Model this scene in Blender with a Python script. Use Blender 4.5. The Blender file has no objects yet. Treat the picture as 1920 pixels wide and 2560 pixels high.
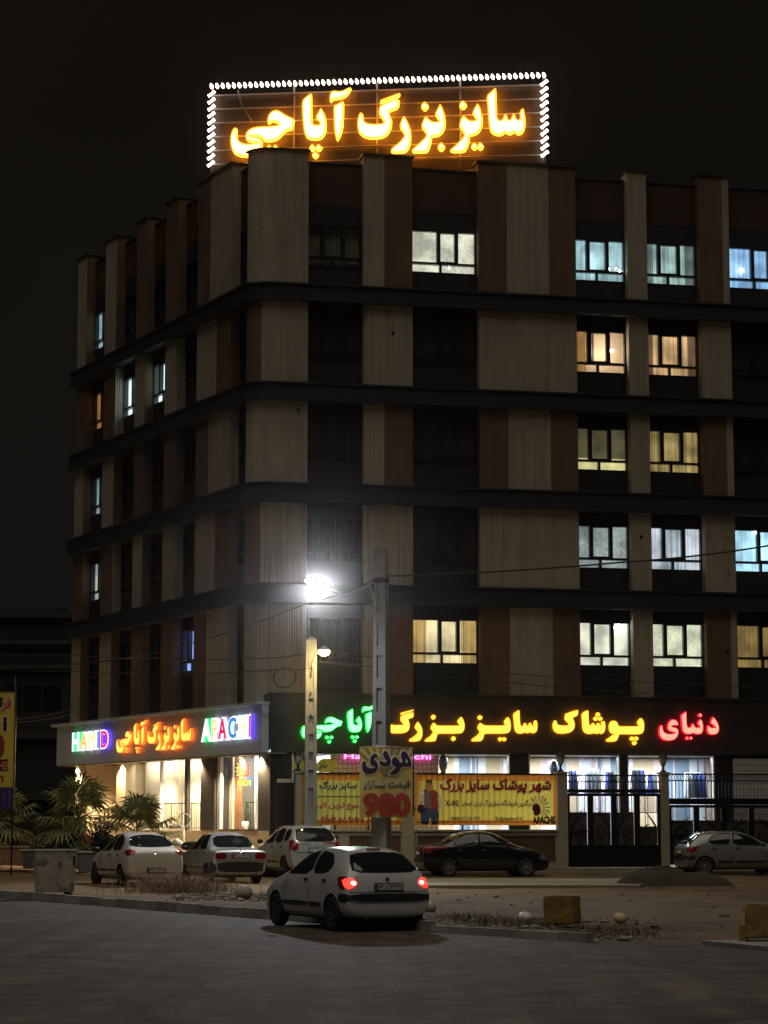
import bpy, bmesh, math, random
from mathutils import Vector, Matrix
from mathutils.bvhtree import BVHTree
from mathutils.geometry import delaunay_2d_cdt
random.seed(7)
S = bpy.context.scene
COL = S.collection
rad = math.radians

# ------------------------------------------------------------------ camera, sky, dim night fill, exposure
F, CX, CY, HOR, H = 5697.0, 960.0, 1280.0, 2054.0, 1.85
PITCH = math.atan((HOR - CY) / F)
cam = bpy.data.cameras.new('camera')
cam_o = bpy.data.objects.new('camera', cam); COL.objects.link(cam_o)
cam.sensor_fit = 'HORIZONTAL'; cam.sensor_width = 36; cam.lens = F / 1920 * 36
cam.clip_start = 0.5; cam.clip_end = 2000
cam_o.location = (0, 0, H); cam_o.rotation_euler = (math.pi/2 + PITCH, 0, 0)
S.camera = cam_o
S.render.resolution_x, S.render.resolution_y = 768, 1024
S.view_settings.view_transform = 'Standard'; S.view_settings.look = 'None'
S.view_settings.exposure = 0.22; S.view_settings.gamma = 1
S.cycles.use_denoising = True
HAZE_D, HAZE_G = 0.00018, 0.985
S.cycles.volume_bounces = 0
S.cycles.max_bounces = 5; S.cycles.diffuse_bounces = 3; S.cycles.glossy_bounces = 3
S.cycles.sample_clamp_indirect = 3
world = bpy.data.worlds.new('World'); S.world = world; world.use_nodes = True
wt = world.node_tree
bg = wt.nodes['Background']
tc = wt.nodes.new('ShaderNodeTexCoord'); sep = wt.nodes.new('ShaderNodeSeparateXYZ')
rmp = wt.nodes.new('ShaderNodeValToRGB')
wt.links.new(tc.outputs['Generated'], sep.inputs[0]); wt.links.new(sep.outputs['Z'], rmp.inputs[0])
rmp.color_ramp.elements[0].position = 0.0; rmp.color_ramp.elements[0].color = (0.0068, 0.0068, 0.0058, 1)
rmp.color_ramp.elements[1].position = 0.30; rmp.color_ramp.elements[1].color = (0.0044, 0.0036, 0.0027, 1)
wn = wt.nodes.new('ShaderNodeTexNoise'); wn.inputs['Scale'].default_value = 2.2; wn.inputs['Detail'].default_value = 4; wt.links.new(tc.outputs['Generated'], wn.inputs['Vector'])
wr = wt.nodes.new('ShaderNodeValToRGB'); wr.color_ramp.elements[0].position = .35; wr.color_ramp.elements[1].position = .68; wr.color_ramp.elements[0].color = (.75, .75, .78, 1); wr.color_ramp.elements[1].color = (1.5, 1.45, 1.35, 1)
wx = wt.nodes.new('ShaderNodeMix'); wx.data_type = 'RGBA'; wx.blend_type = 'MULTIPLY'; wx.inputs[0].default_value = 1
wt.links.new(wn.outputs['Fac'], wr.inputs[0]); wt.links.new(rmp.outputs[0], wx.inputs[6]); wt.links.new(wr.outputs[0], wx.inputs[7]); wt.links.new(wx.outputs[2], bg.inputs[0]); bg.inputs[1].default_value = 1.0
sun = bpy.data.lights.new('night_glow', 'SUN'); sun.energy = 0.60; sun.angle = rad(60); sun.color = (1.0, 0.90, 0.75)
sun_o = bpy.data.objects.new('night_glow', sun); COL.objects.link(sun_o)
sun_o.rotation_euler = (rad(19), 0, rad(-8))

# ------------------------------------------------------------------ geometry of the place (measured from the photograph)
cp, sp = math.cos(PITCH), math.sin(PITCH)
def ray(px, py):
    x, y = px - CX, CY - py
    return Vector((x, F*cp - y*sp, F*sp + y*cp))
def atY(px, py, Y):
    d = ray(px, py); k = Y / d.y
    return Vector((d.x*k, Y, H + d.z*k))
def gnd(px, py, z=0.0):
    d = ray(px, py); k = (z - H) / d.z
    return Vector((d.x*k, d.y*k, z))
class Pl:                                        # an upright plane: u along d, z up, o outward
    def __init__(s, P, d, n):
        s.P, s.d, s.n = Vector(P).to_2d(), Vector(d).to_2d(), Vector(n).to_2d()
    def at(s, u, z, o=0.0):
        q = s.P + s.d*u + s.n*o
        return Vector((q.x, q.y, z))
    def hit(s, px, py, o=0.0):
        q = ray(px, py); Po = s.P + s.n*o
        k = Po.dot(s.n) / (q.x*s.n.x + q.y*s.n.y)
        v = Vector((q.x*k, q.y*k)) - Po
        return v.dot(s.d), H + q.z*k
aR, aL = rad(12), rad(27.3)
dR = Vector((math.cos(aR), math.sin(aR))); nR = Vector((math.sin(aR), -math.cos(aR)))
dL = Vector((-math.sin(aL), math.cos(aL))); nL = Vector((-math.cos(aL), -math.sin(aL)))
C0 = Vector((-4.3, 78.1))
R0 = 0.5
TH = math.pi - math.acos(dR.dot(dL))
TLEN = R0*math.tan(TH/2); ARC = R0*TH
TL, TR = C0 + dL*TLEN, C0 + dR*TLEN
CC = TL - nL*R0
phi0 = math.atan2(nL.y, nL.x)
if phi0 < 0: phi0 += 2*math.pi
def path(s, o):                                  # outline of the upper building, rounded at the corner
    if s < 0: return TL + dL*(-s) + nL*o
    if s > ARC: return TR + dR*(s - ARC) + nR*o
    a = phi0 + s/R0
    return CC + Vector((math.cos(a), math.sin(a)))*(R0 + o)
PU = Pl(TR - dR*ARC, dR, nR)                     # right upper facade, u = s
# ground floor planes
kk = 0.0; P0 = C0 + nL*0.25
while (P0 - dL*kk).x / (P0 - dL*kk).y < (677-960)/5697.0*1.0: kk += 0.01
PC = P0 - dL*kk
GL, GR = Pl(PC, dL, nL), Pl(PC, dR, nR)
FE = Pl((0, 74), dR, nR)                         # the street fence
aS = rad(-5.9)
SG = Pl((0, 82.4), (math.cos(aS), math.sin(aS)), (math.sin(aS), -math.cos(aS)))   # rooftop sign

# ------------------------------------------------------------------ materials
MATS = {}
def lin(c):
    c = c/255.0
    return c/12.92 if c <= 0.04045 else ((c+0.055)/1.055)**2.4
def rgb(r, g, b): return (lin(r), lin(g), lin(b))
def mat(name, col, rough=0.6, metal=0.0, emit=None, es=0.0, noise=None, bump=None, spec=None, uvrib=None, coat=0.0, stain=None):
    if name in MATS: return MATS[name]
    m = bpy.data.materials.new(name); m.use_nodes = True; MATS[name] = m
    nt = m.node_tree; N = nt.nodes; Lk = nt.links; b = N['Principled BSDF']
    b.inputs['Base Color'].default_value = (*col, 1); b.inputs['Roughness'].default_value = rough
    b.inputs['Metallic'].default_value = metal
    if spec is not None: b.inputs['Specular IOR Level'].default_value = spec
    if coat: b.inputs['Coat Weight'].default_value = coat; b.inputs['Coat Roughness'].default_value = 0.05
    if emit is not None:
        b.inputs['Emission Color'].default_value = (*emit, 1); b.inputs['Emission Strength'].default_value = es
    src = None
    if noise or bump or stain:
        t = N.new('ShaderNodeTexCoord')
    if noise:
        sc_, amt = noise
        n = N.new('ShaderNodeTexNoise'); n.inputs['Scale'].default_value = sc_; n.inputs['Detail'].default_value = 6
        n.inputs['Roughness'].default_value = 0.65
        Lk.new(t.outputs['Object'], n.inputs['Vector'])
        r = N.new('ShaderNodeValToRGB'); r.color_ramp.elements[0].position = 0.3; r.color_ramp.elements[1].position = 0.72
        r.color_ramp.elements[0].color = (*[c*(1-amt) for c in col], 1)
        r.color_ramp.elements[1].color = (*[min(1, c*(1+amt)) for c in col], 1)
        Lk.new(n.outputs['Fac'], r.inputs[0]); src = r.outputs[0]
    if stain:
        sc_, c2, lo, hi = stain
        n = N.new('ShaderNodeTexNoise'); n.inputs['Scale'].default_value = sc_; n.inputs['Detail'].default_value = 4
        Lk.new(t.outputs['Object'], n.inputs['Vector'])
        r = N.new('ShaderNodeValToRGB'); r.color_ramp.elements[0].position = lo; r.color_ramp.elements[1].position = hi
        Lk.new(n.outputs['Fac'], r.inputs[0])
        mx = N.new('ShaderNodeMix'); mx.data_type = 'RGBA'
        if src: Lk.new(src, mx.inputs[6])
        else: mx.inputs[6].default_value = (*col, 1)
        mx.inputs[7].default_value = (*c2, 1); Lk.new(r.outputs[0], mx.inputs[0]); src = mx.outputs[2]
    if src: Lk.new(src, b.inputs['Base Color'])
    hs = None
    if bump:
        sc_, st = bump
        n = N.new('ShaderNodeTexNoise'); n.inputs['Scale'].default_value = sc_; n.inputs['Detail'].default_value = 5
        Lk.new(t.outputs['Object'], n.inputs['Vector'])
        bp = N.new('ShaderNodeBump'); bp.inputs['Strength'].default_value = st; bp.inputs['Distance'].default_value = 0.02
        Lk.new(n.outputs['Fac'], bp.inputs['Height']); Lk.new(bp.outputs[0], b.inputs['Normal']); hs = bp
    if uvrib:                                    # vertical grooves pressed in the cladding, spaced in metres
        pitch_, st = uvrib
        u = N.new('ShaderNodeUVMap'); s_ = N.new('ShaderNodeSeparateXYZ'); Lk.new(u.outputs[0], s_.inputs[0])
        m1 = N.new('ShaderNodeMath'); m1.operation = 'MULTIPLY'; m1.inputs[1].default_value = 2*math.pi/pitch_
        m2 = N.new('ShaderNodeMath'); m2.operation = 'SINE'
        Lk.new(s_.outputs[0], m1.inputs[0]); Lk.new(m1.outputs[0], m2.inputs[0])
        bp = N.new('ShaderNodeBump'); bp.inputs['Strength'].default_value = st; bp.inputs['Distance'].default_value = 0.02
        Lk.new(m2.outputs[0], bp.inputs['Height'])
        if hs: Lk.new(hs.outputs[0], bp.inputs['Normal'])
        Lk.new(bp.outputs[0], b.inputs['Normal'])
    return m
def emat(name, col, s):
    if name in MATS: return MATS[name]
    m = mat(name, (0.02, 0.02, 0.02), 0.5, emit=col, es=s)
    return m
def glassmat(name, tint=(1, 1, 1), gloss=0.08):
    if name in MATS: return MATS[name]
    m = bpy.data.materials.new(name); m.use_nodes = True; MATS[name] = m
    nt = m.node_tree; N = nt.nodes; N.remove(N['Principled BSDF'])
    a = N.new('ShaderNodeBsdfTransparent'); a.inputs[0].default_value = (*tint, 1)
    g = N.new('ShaderNodeBsdfGlossy'); g.inputs['Roughness'].default_value = 0.03
    x = N.new('ShaderNodeMixShader'); x.inputs[0].default_value = gloss
    nt.links.new(a.outputs[0], x.inputs[1]); nt.links.new(g.outputs[0], x.inputs[2])
    nt.links.new(x.outputs[0], N['Material Output'].inputs[0])
    return m
def curtainmat(name, col, s, kind='sheer', dark=0.45):
    """cloth that emits for the unbuilt lit room; gathers and uneven light painted in"""
    if name in MATS: return MATS[name]
    m = mat(name, (0.3, 0.3, 0.28), 0.9, emit=col, es=s)
    nt = m.node_tree; N = nt.nodes; Lk = nt.links; b = N['Principled BSDF']
    u = N.new('ShaderNodeUVMap'); mp = N.new('ShaderNodeMapping'); Lk.new(u.outputs[0], mp.inputs[0])
    w = N.new('ShaderNodeTexNoise'); w.inputs['Detail'].default_value = 4; w.inputs['Scale'].default_value = 1.0
    Lk.new(mp.outputs[0], w.inputs['Vector'])
    mp.inputs['Scale'].default_value = dict(sheer=(9, 0.25, 1), pleat=(16, 0.1, 1), lace=(9, 9, 1), plain=(1.4, 0.8, 1))[kind]
    r = N.new('ShaderNodeValToRGB'); r.color_ramp.elements[0].position = 0.34; r.color_ramp.elements[1].position = 0.62
    r.color_ramp.elements[0].color = (*[c*dark for c in col], 1); r.color_ramp.elements[1].color = (*col, 1)
    Lk.new(w.outputs['Fac'], r.inputs[0])
    out = r.outputs[0]
    n2 = N.new('ShaderNodeTexNoise'); n2.inputs['Scale'].default_value = 1.1; n2.inputs['Detail'].default_value = 2; Lk.new(u.outputs[0], n2.inputs['Vector'])
    r3 = N.new('ShaderNodeValToRGB'); r3.color_ramp.elements[0].position = .36; r3.color_ramp.elements[1].position = .62
    r3.color_ramp.elements[0].color = (.5, .5, .52, 1); r3.color_ramp.elements[1].color = (1.1, 1.1, 1.1, 1); Lk.new(n2.outputs['Fac'], r3.inputs[0])
    x3 = N.new('ShaderNodeMix'); x3.data_type = 'RGBA'; x3.blend_type = 'MULTIPLY'; x3.inputs[0].default_value = 1
    Lk.new(out, x3.inputs[6]); Lk.new(r3.outputs[0], x3.inputs[7]); out = x3.outputs[2]
    if kind == 'lace':
        v = N.new('ShaderNodeTexVoronoi'); v.inputs['Scale'].default_value = 7.0; Lk.new(u.outputs[0], v.inputs['Vector'])
        r2 = N.new('ShaderNodeValToRGB'); r2.color_ramp.elements[0].position = 0.12; r2.color_ramp.elements[1].position = 0.3
        r2.color_ramp.elements[0].color = (0.74, 0.74, 0.74, 1); r2.color_ramp.elements[1].color = (1, 1, 1, 1)
        Lk.new(v.outputs['Distance'], r2.inputs[0])
        x = N.new('ShaderNodeMix'); x.data_type = 'RGBA'; x.blend_type = 'MULTIPLY'; x.inputs[0].default_value = 1
        Lk.new(out, x.inputs[6]); Lk.new(r2.outputs[0], x.inputs[7]); out = x.outputs[2]
    Lk.new(out, b.inputs['Emission Color'])
    return m

BEIGE = mat('beige_ribbed_cladding', (0.40, 0.335, 0.262), 0.75, noise=(0.6, 0.12), uvrib=(0.085, 0.5), stain=(1.3, (0.22, 0.16, 0.11), 0.66, 0.8))
def streaks(m):
    nt = m.node_tree; N = nt.nodes; Lk = nt.links; b = N['Principled BSDF']; src = b.inputs['Base Color'].links[0].from_socket
    u = N.new('ShaderNodeUVMap'); mp = N.new('ShaderNodeMapping'); mp.inputs['Scale'].default_value = (4.5, .22, 1); Lk.new(u.outputs[0], mp.inputs[0])
    n = N.new('ShaderNodeTexNoise'); n.inputs['Scale'].default_value = 1; n.inputs['Detail'].default_value = 6; Lk.new(mp.outputs[0], n.inputs['Vector'])
    r = N.new('ShaderNodeValToRGB'); r.color_ramp.elements[0].position = .36; r.color_ramp.elements[1].position = .58
    r.color_ramp.elements[0].color = (.84, .83, .80, 1); r.color_ramp.elements[1].color = (1.04, 1.04, 1.04, 1); Lk.new(n.outputs['Fac'], r.inputs[0])
    x = N.new('ShaderNodeMix'); x.data_type = 'RGBA'; x.blend_type = 'MULTIPLY'; x.inputs[0].default_value = 1
    Lk.new(src, x.inputs[6]); Lk.new(r.outputs[0], x.inputs[7]); Lk.new(x.outputs[2], b.inputs['Base Color'])
streaks(BEIGE)
BROWN = mat('terracotta_cladding', (0.150, 0.084, 0.047), 0.75, noise=(0.8, 0.2), bump=(14, 0.15))
streaks(BROWN)
DBROWN = mat('dark_brown_cladding', (0.05, 0.02, 0.013), 0.7, noise=(0.8, 0.2), uvrib=(0.085, 0.3))
BLACK = mat('black_cladding', (0.014, 0.014, 0.014), 0.55, noise=(0.8, 0.2))
LEDGE = mat('ledge_paint', (0.026, 0.025, 0.027), 0.5, noise=(1.5, 0.2))
FRAME = mat('black_window_frame', (0.012, 0.012, 0.012), 0.4)
GLASS = glassmat('window_glass', (0.92, 0.94, 0.94), 0.06)
DARKM = mat('dark_metal', (0.02, 0.018, 0.017), 0.5, metal=0.3)
BLACKP = mat('black_plastic', (0.012, 0.012, 0.012), 0.5)
CHROME = mat('bright_metal', (0.6, 0.6, 0.6), 0.25, metal=1.0)
CONC = mat('concrete', (0.25, 0.24, 0.22), 0.85, noise=(3, 0.2), bump=(20, 0.3))

# ------------------------------------------------------------------ mesh helpers
WM = {}                                          # world matrix of what we build, by object name
class MB:
    def __init__(s): s.v, s.f, s.uv, s.mi, s.sm = [], [], [], [], []
    def face(s, pts, mi=0, uv=None, smooth=False):
        i = len(s.v); s.v += [Vector(p) for p in pts]; s.f.append(tuple(range(i, i+len(pts))))
        s.uv.append(uv or [(0, 0)]*len(pts)); s.mi.append(mi); s.sm.append(smooth)
    def mesh(s, vs, fs, mi=0, smooth=False):
        i = len(s.v); s.v += [Vector(p) for p in vs]
        for f in fs:
            s.f.append(tuple(i+k for k in f)); s.uv.append([(0, 0)]*len(f)); s.mi.append(mi); s.sm.append(smooth)
    def hexa(s, c, mi=0, uvs=None):              # c: 8 corners, bottom ring then top ring
        for q in ((0, 3, 2, 1), (4, 5, 6, 7), (0, 1, 5, 4), (1, 2, 6, 5), (2, 3, 7, 6), (3, 0, 4, 7)):
            s.face([c[k] for k in q], mi, [uvs[k] for k in q] if uvs else None)
    def box(s, c, d, M=None, mi=0, taper=1.0):
        x, y, z = d[0]/2, d[1]/2, d[2]/2; t = taper
        P = [Vector(p) for p in ((-x, -y, -z), (x, -y, -z), (x, y, -z), (-x, y, -z), (-x*t, -y*t, z), (x*t, -y*t, z), (x*t, y*t, z), (-x*t, y*t, z))]
        P = [(M @ p if M else p) + Vector(c) for p in P]
        s.hexa(P, mi)
    def pbox(s, pl, u0, u1, z0, z1, o0, o1, mi=0):
        P = [(u0, o0), (u1, o0), (u1, o1), (u0, o1)]
        c = [pl.at(u, z0, o) for u, o in P] + [pl.at(u, z1, o) for u, o in P]
        uv = [(u, z0) for u, o in P] + [(u, z1) for u, o in P]
        s.hexa(c, mi, uv)
    def tube(s, pts, r, n=8, mi=0, cap=True, rr=None):
        pts = [Vector(p) for p in pts]; rings = []
        up = Vector((0, 0, 1)); prev = None
        for k, p in enumerate(pts):
            t = (pts[min(k+1, len(pts)-1)] - pts[max(k-1, 0)])
            if t.length < 1e-9: t = Vector((0, 0, 1))
            t.normalize()
            if prev is None:
                a = up if abs(t.z) < 0.95 else Vector((1, 0, 0))
                x = t.cross(a).normalized()
            else:
                x = (prev - t*prev.dot(t)); x = x.normalized() if x.length > 1e-6 else t.orthogonal().normalized()
            prev = x; y = t.cross(x); R_ = rr[k] if rr else r
            rings.append([p + (x*math.cos(2*math.pi*j/n) + y*math.sin(2*math.pi*j/n))*R_ for j in range(n)])
        vs = [q for g in rings for q in g]; fs = []
        for k in range(len(pts)-1):
            for j in range(n):
                fs.append((k*n+j, k*n+(j+1) % n, (k+1)*n+(j+1) % n, (k+1)*n+j))
        if cap: fs += [tuple(reversed(range(n))), tuple((len(pts)-1)*n + j for j in range(n))]
        s.mesh(vs, fs, mi, True)
    def lathe(s, prof, c=(0, 0, 0), n=20, M=None, mi=0, smooth=True):   # prof: (r, z) turned about z
        vs, fs = [], []
        for r, z in prof:
            for j in range(n):
                a = 2*math.pi*j/n; p = Vector((r*math.cos(a), r*math.sin(a), z))
                vs.append((M @ p if M else p) + Vector(c))
        for k in range(len(prof)-1):
            for j in range(n): fs.append((k*n+j, k*n+(j+1) % n, (k+1)*n+(j+1) % n, (k+1)*n+j))
        s.mesh(vs, fs, mi, smooth)
    def ball(s, c, r, n=8, mi=0, sz=(1, 1, 1)):
        k = n//2 + 1
        pr = [(math.sin(math.pi*i/k), -math.cos(math.pi*i/k)) for i in range(k+1)]
        vs, fs = [], []
        for a, z in pr:
            for j in range(n):
                t = 2*math.pi*j/n; vs.append(Vector(c) + Vector((a*math.cos(t)*r*sz[0], a*math.sin(t)*r*sz[1], z*r*sz[2])))
        for i in range(k):
            for j in range(n): fs.append((i*n+j, i*n+(j+1) % n, (i+1)*n+(j+1) % n, (i+1)*n+j))
        s.mesh(vs, fs, mi, True)
    def strip(s, s0, s1, z0, z1, o0, o1, mi=0):   # a slab following the rounded outline of the building
        ss = [s0, s1]
        if s0 < ARC and s1 > 0:
            ss += [ARC*k/10 for k in range(11) if s0 < ARC*k/10 < s1]
        ss = sorted(ss)
        for a, b in zip(ss, ss[1:]):
            P = [(a, o0), (b, o0), (b, o1), (a, o1)]
            q = [path(x, o) for x, o in P]
            lo = [Vector((p.x, p.y, z0)) for p in q]; hi = [Vector((p.x, p.y, z1)) for p in q]
            s.face([lo[3], lo[2], hi[2], hi[3]], mi, [(a, z0), (b, z0), (b, z1), (a, z1)])
            s.face([lo[1], lo[0], hi[0], hi[1]], mi)
            s.face([hi[3], hi[2], hi[1], hi[0]], mi); s.face([lo[0], lo[1], lo[2], lo[3]], mi)
            if a == ss[0]: s.face([lo[0], lo[3], hi[3], hi[0]], mi, [(0, z0), (o1-o0, z0), (o1-o0, z1), (0, z1)])
            if b == ss[-1]: s.face([lo[2], lo[1], hi[1], hi[2]], mi, [(0, z0), (o1-o0, z0), (o1-o0, z1), (0, z1)])
    def loops(s, loops, f, t0, t1, mi=0, ms=None, inset=None, mi_edge=None):
        """letters and cut-out shapes: flat outlines filled by winding, with thickness from t0 (back) to t1 (front)"""
        vs, tris = fill(loops)
        for t in tris: s.face([f(*vs[k], t1) for k in t], mi)
        for t in tris: s.face([f(*vs[k], t0) for k in reversed(t)], ms if ms is not None else mi)
        for lp in loops:
            n = len(lp)
            for k in range(n):
                a, b = lp[k], lp[(k+1) % n]
                s.face([f(*a, t0), f(*b, t0), f(*b, t1), f(*a, t1)], ms if ms is not None else mi)
    def build(s, name, m, parent=None, local=False, weld=False):
        me = bpy.data.meshes.new(name)
        o = bpy.data.objects.new(name, me); COL.objects.link(o)
        M = Matrix.Identity(4)
        if parent is not None:
            M = WM[parent.name]; o.parent = parent
        v = s.v
        if not local and parent is not None:
            Mi = M.inverted(); v = [Mi @ p for p in v]
        me.from_pydata(v, [], s.f)
        ul = me.uv_layers.new(name='UVMap'); k = 0
        flat = [c for u in s.uv for p in u for c in p]
        ul.data.foreach_set('uv', flat)
        for mm in (m if isinstance(m, (list, tuple)) else [m]): me.materials.append(mm)
        me.polygons.foreach_set('material_index', s.mi); me.polygons.foreach_set('use_smooth', s.sm)
        if weld:
            b = bmesh.new(); b.from_mesh(me); bmesh.ops.remove_doubles(b, verts=b.verts, dist=1e-4); b.to_mesh(me); b.free()
        me.update()
        WM[o.name] = M
        return o
def winding(p, loops):
    w = 0; x, y = p
    for lp in loops:
        n = len(lp)
        for k in range(n):
            (x0, y0), (x1, y1) = lp[k], lp[(k+1) % n]
            if (y0 <= y) != (y1 <= y):
                t = x0 + (y-y0)/(y1-y0)*(x1-x0)
                if t > x: w += 1 if y1 > y0 else -1
    return w
def fill(loops):
    vs, es = [], []
    for lp in loops:
        i = len(vs); n = len(lp); vs += [Vector(p) for p in lp]; es += [(i+k, i+(k+1) % n) for k in range(n)]
    v2, e2, f2, *_ = delaunay_2d_cdt(vs, es, [], 0, 1e-6)
    out = []
    for f in f2:
        c = sum((v2[k] for k in f), Vector((0, 0)))/len(f)
        if winding(c, loops) != 0: out.append(f)
    return [tuple(v) for v in v2], out
def grow(lp, d):                                 # push an outline outwards
    n = len(lp); A = sum(lp[k][0]*lp[(k+1) % n][1] - lp[(k+1) % n][0]*lp[k][1] for k in range(n))
    sg = 1 if A > 0 else -1; out = []
    for k in range(n):
        a, b, c = Vector(lp[k-1]), Vector(lp[k]), Vector(lp[(k+1) % n])
        e1, e2 = (b-a), (c-b)
        if e1.length < 1e-9 or e2.length < 1e-9: out.append(tuple(b)); continue
        n1 = Vector((e1.y, -e1.x)).normalized(); n2 = Vector((e2.y, -e2.x)).normalized()
        m = n1 + n2
        m = m.normalized()*min(1.6, 1/max(0.45, m.normalized().dot(n1))) if m.length > 1e-6 else n1
        out.append((b.x + sg*m.x*d, b.y + sg*m.y*d))
    return out
def smooth(lp, it=1):                            # round an outline off (corner cutting)
    for _ in range(it):
        o = []
        for k in range(len(lp)):
            a, b = lp[k], lp[(k+1) % len(lp)]
            o += [(a[0]*.8+b[0]*.2, a[1]*.8+b[1]*.2), (a[0]*.2+b[0]*.8, a[1]*.2+b[1]*.8)]
        lp = o
    return lp
def thing(name, loc, label, cat, group=None, rz=0.0):
    o = bpy.data.objects.new(name, None); COL.objects.link(o); o.empty_display_size = 0.2
    o.location = loc; o.rotation_euler = (0, 0, rz)
    WM[o.name] = Matrix.Translation(Vector(loc)) @ Matrix.Rotation(rz, 4, 'Z')
    o['label'] = label; o['category'] = cat
    if group: o['group'] = group
    return o
def tag(o, label, cat, group=None):
    o['label'] = label; o['category'] = cat
    if group: o['group'] = group
    return o
def struct(o, kind='structure'):
    o['kind'] = kind; return o
def dup(o, parent=None):
    c = o.copy(); COL.objects.link(c)
    if parent is not None: c.parent = parent
    for ch in [x for x in COL.objects if x.parent == o]: dup(ch, c)
    return c

# writing: right-to-left letters are joined by hand into their contextual forms
FORMS = {'ا':'ﺍﺎ','آ':'ﺁﺂ','ب':'ﺏﺐﺑﺒ','پ':'ﭖﭗﭘﭙ','ت':'ﺕﺖﺗﺘ','ج':'ﺝﺞﺟﺠ','چ':'ﭺﭻﭼﭽ','د':'ﺩﺪ','ر':'ﺭﺮ','ز':'ﺯﺰ','س':'ﺱﺲﺳﺴ','ش':'ﺵﺶﺷﺸ','ط':'ﻁﻂﻃﻄ','ع':'ﻉﻊﻋﻌ','ف':'ﻑﻒﻓﻔ','ق':'ﻕﻖﻗﻘ','ک':'ﮎﮏﮐﮑ','گ':'ﮒﮓﮔﮕ','ل':'ﻝﻞﻟﻠ','م':'ﻡﻢﻣﻤ','ن':'ﻥﻦﻧﻨ','و':'ﻭﻮ','ه':'ﻩﻪﻫﻬ','ی':'ﯼﯽﯾﯿ'}
def fa(t):
    out = []
    for i, c in enumerate(t):
        f = FORMS.get(c)
        if not f: out.append(c); continue
        pv = t[i-1] if i else ' '; nx = t[i+1] if i+1 < len(t) else ' '
        jp = pv == 'ـ' or (pv in FORMS and len(FORMS[pv]) == 4)
        jn = len(f) == 4 and (nx in FORMS or nx == 'ـ')
        out.append(f[3] if jp and jn else f[1] if jp else f[2] if jn else f[0])
    return ''.join(reversed(out))
def text_loops(t, bold=0.0, res=3):
    c = bpy.data.curves.new('tmp', 'FONT'); c.body = t; c.resolution_u = res
    ob = bpy.data.objects.new('tmp', c); COL.objects.link(ob)
    dg = bpy.context.evaluated_depsgraph_get()
    cu = ob.evaluated_get(dg).to_curve(dg)
    out = []
    for sp_ in cu.splines:
        if sp_.type == 'BEZIER':
            bp = sp_.bezier_points; n = len(bp); lp = []
            for k in range(n):
                a, b = bp[k], bp[(k+1) % n]
                for j in range(res):
                    q = j/res; p = ((1-q)**3)*a.co + 3*q*(1-q)**2*a.handle_right + 3*q*q*(1-q)*b.handle_left + q**3*b.co
                    lp.append((p.x, p.y))
        else: lp = [(p.co.x, p.co.y) for p in sp_.points]
        cl = []
        for p in lp:
            if not cl or (Vector(p)-Vector(cl[-1])).length > 1e-4: cl.append(p)
        if len(cl) > 2 and (Vector(cl[0])-Vector(cl[-1])).length < 1e-4: cl.pop()
        if len(cl) > 2: out.append(cl)
    bpy.data.objects.remove(ob); bpy.data.curves.remove(c)
    if bold and out:
        def area(lp): return sum(lp[k][0]*lp[(k+1) % len(lp)][1]-lp[(k+1) % len(lp)][0]*lp[k][1] for k in range(len(lp)))
        big = max(out, key=lambda l: abs(area(l))); sg = 1 if area(big) > 0 else -1
        out = [grow(l, bold if area(l)*sg > 0 else -bold) for l in out]
    return out
def bounds(loops):
    xs = [p[0] for l in loops for p in l]; ys = [p[1] for l in loops for p in l]
    return min(xs), max(xs), min(ys), max(ys)
def fit(loops, u0, u1, z0, z1, slant=0.0):
    a, b, c, d = bounds(loops)
    o = [[(u0+(x-a)/(b-a)*(u1-u0), z0+(y-c)/(d-c)*(z1-z0)) for x, y in l] for l in loops]
    if slant: o = [[(u+(z-z0)*slant, z) for u, z in l] for l in o]
    return o
def on(pl): return lambda u, z, o: pl.at(u, z, o)
def dia(x, y, a, b=None):
    b = b or a
    return smooth([(x, y-b), (x+a, y), (x, y+b), (x-a, y)], 1)

# ================================================================== SETTING: ground
asph = mat('asphalt', (0.080, 0.062, 0.046), 0.8, noise=(0.35, 0.25), stain=(0.22, (0.112, 0.090, 0.068), 0.5, 0.75))
_nt = asph.node_tree; _N = _nt.nodes; _L = _nt.links; _b = _N['Principled BSDF']
_src = _b.inputs['Base Color'].links[0].from_socket
_t = _N.new('ShaderNodeTexCoord')
def _layer(src, rotz, scale, lo, hi, c0, c1, nscale=1.0, detail=3):
    mp = _N.new('ShaderNodeMapping'); mp.inputs['Rotation'].default_value = (0, 0, rotz); mp.inputs['Scale'].default_value = scale
    _L.new(_t.outputs['Object'], mp.inputs['Vector'])
    n = _N.new('ShaderNodeTexNoise'); n.inputs['Scale'].default_value = nscale; n.inputs['Detail'].default_value = detail; _L.new(mp.outputs[0], n.inputs['Vector'])
    r = _N.new('ShaderNodeValToRGB'); r.color_ramp.elements[0].position = lo; r.color_ramp.elements[1].position = hi
    r.color_ramp.elements[0].color = (*[c0]*3, 1); r.color_ramp.elements[1].color = (*[c1]*3, 1); _L.new(n.outputs['Fac'], r.inputs[0])
    x = _N.new('ShaderNodeMix'); x.data_type = 'RGBA'; x.blend_type = 'MULTIPLY'; x.inputs[0].default_value = 1
    _L.new(src, x.inputs[6]); _L.new(r.outputs[0], x.inputs[7]); return x.outputs[2]
_src = _layer(_src, 0, (1, 1, 1), .40, .60, .62, 1.42, 24, 3)            # aggregate
_src = _layer(_src, 0, (1, 1, 1), .44, .58, .74, 1.2, 1.3, 8)             # worn patches
_src = _layer(_src, rad(28), (2.2, .09, 1), .44, .60, .80, 1.18, 1.0, 4)  # wheel tracks along the road
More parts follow.
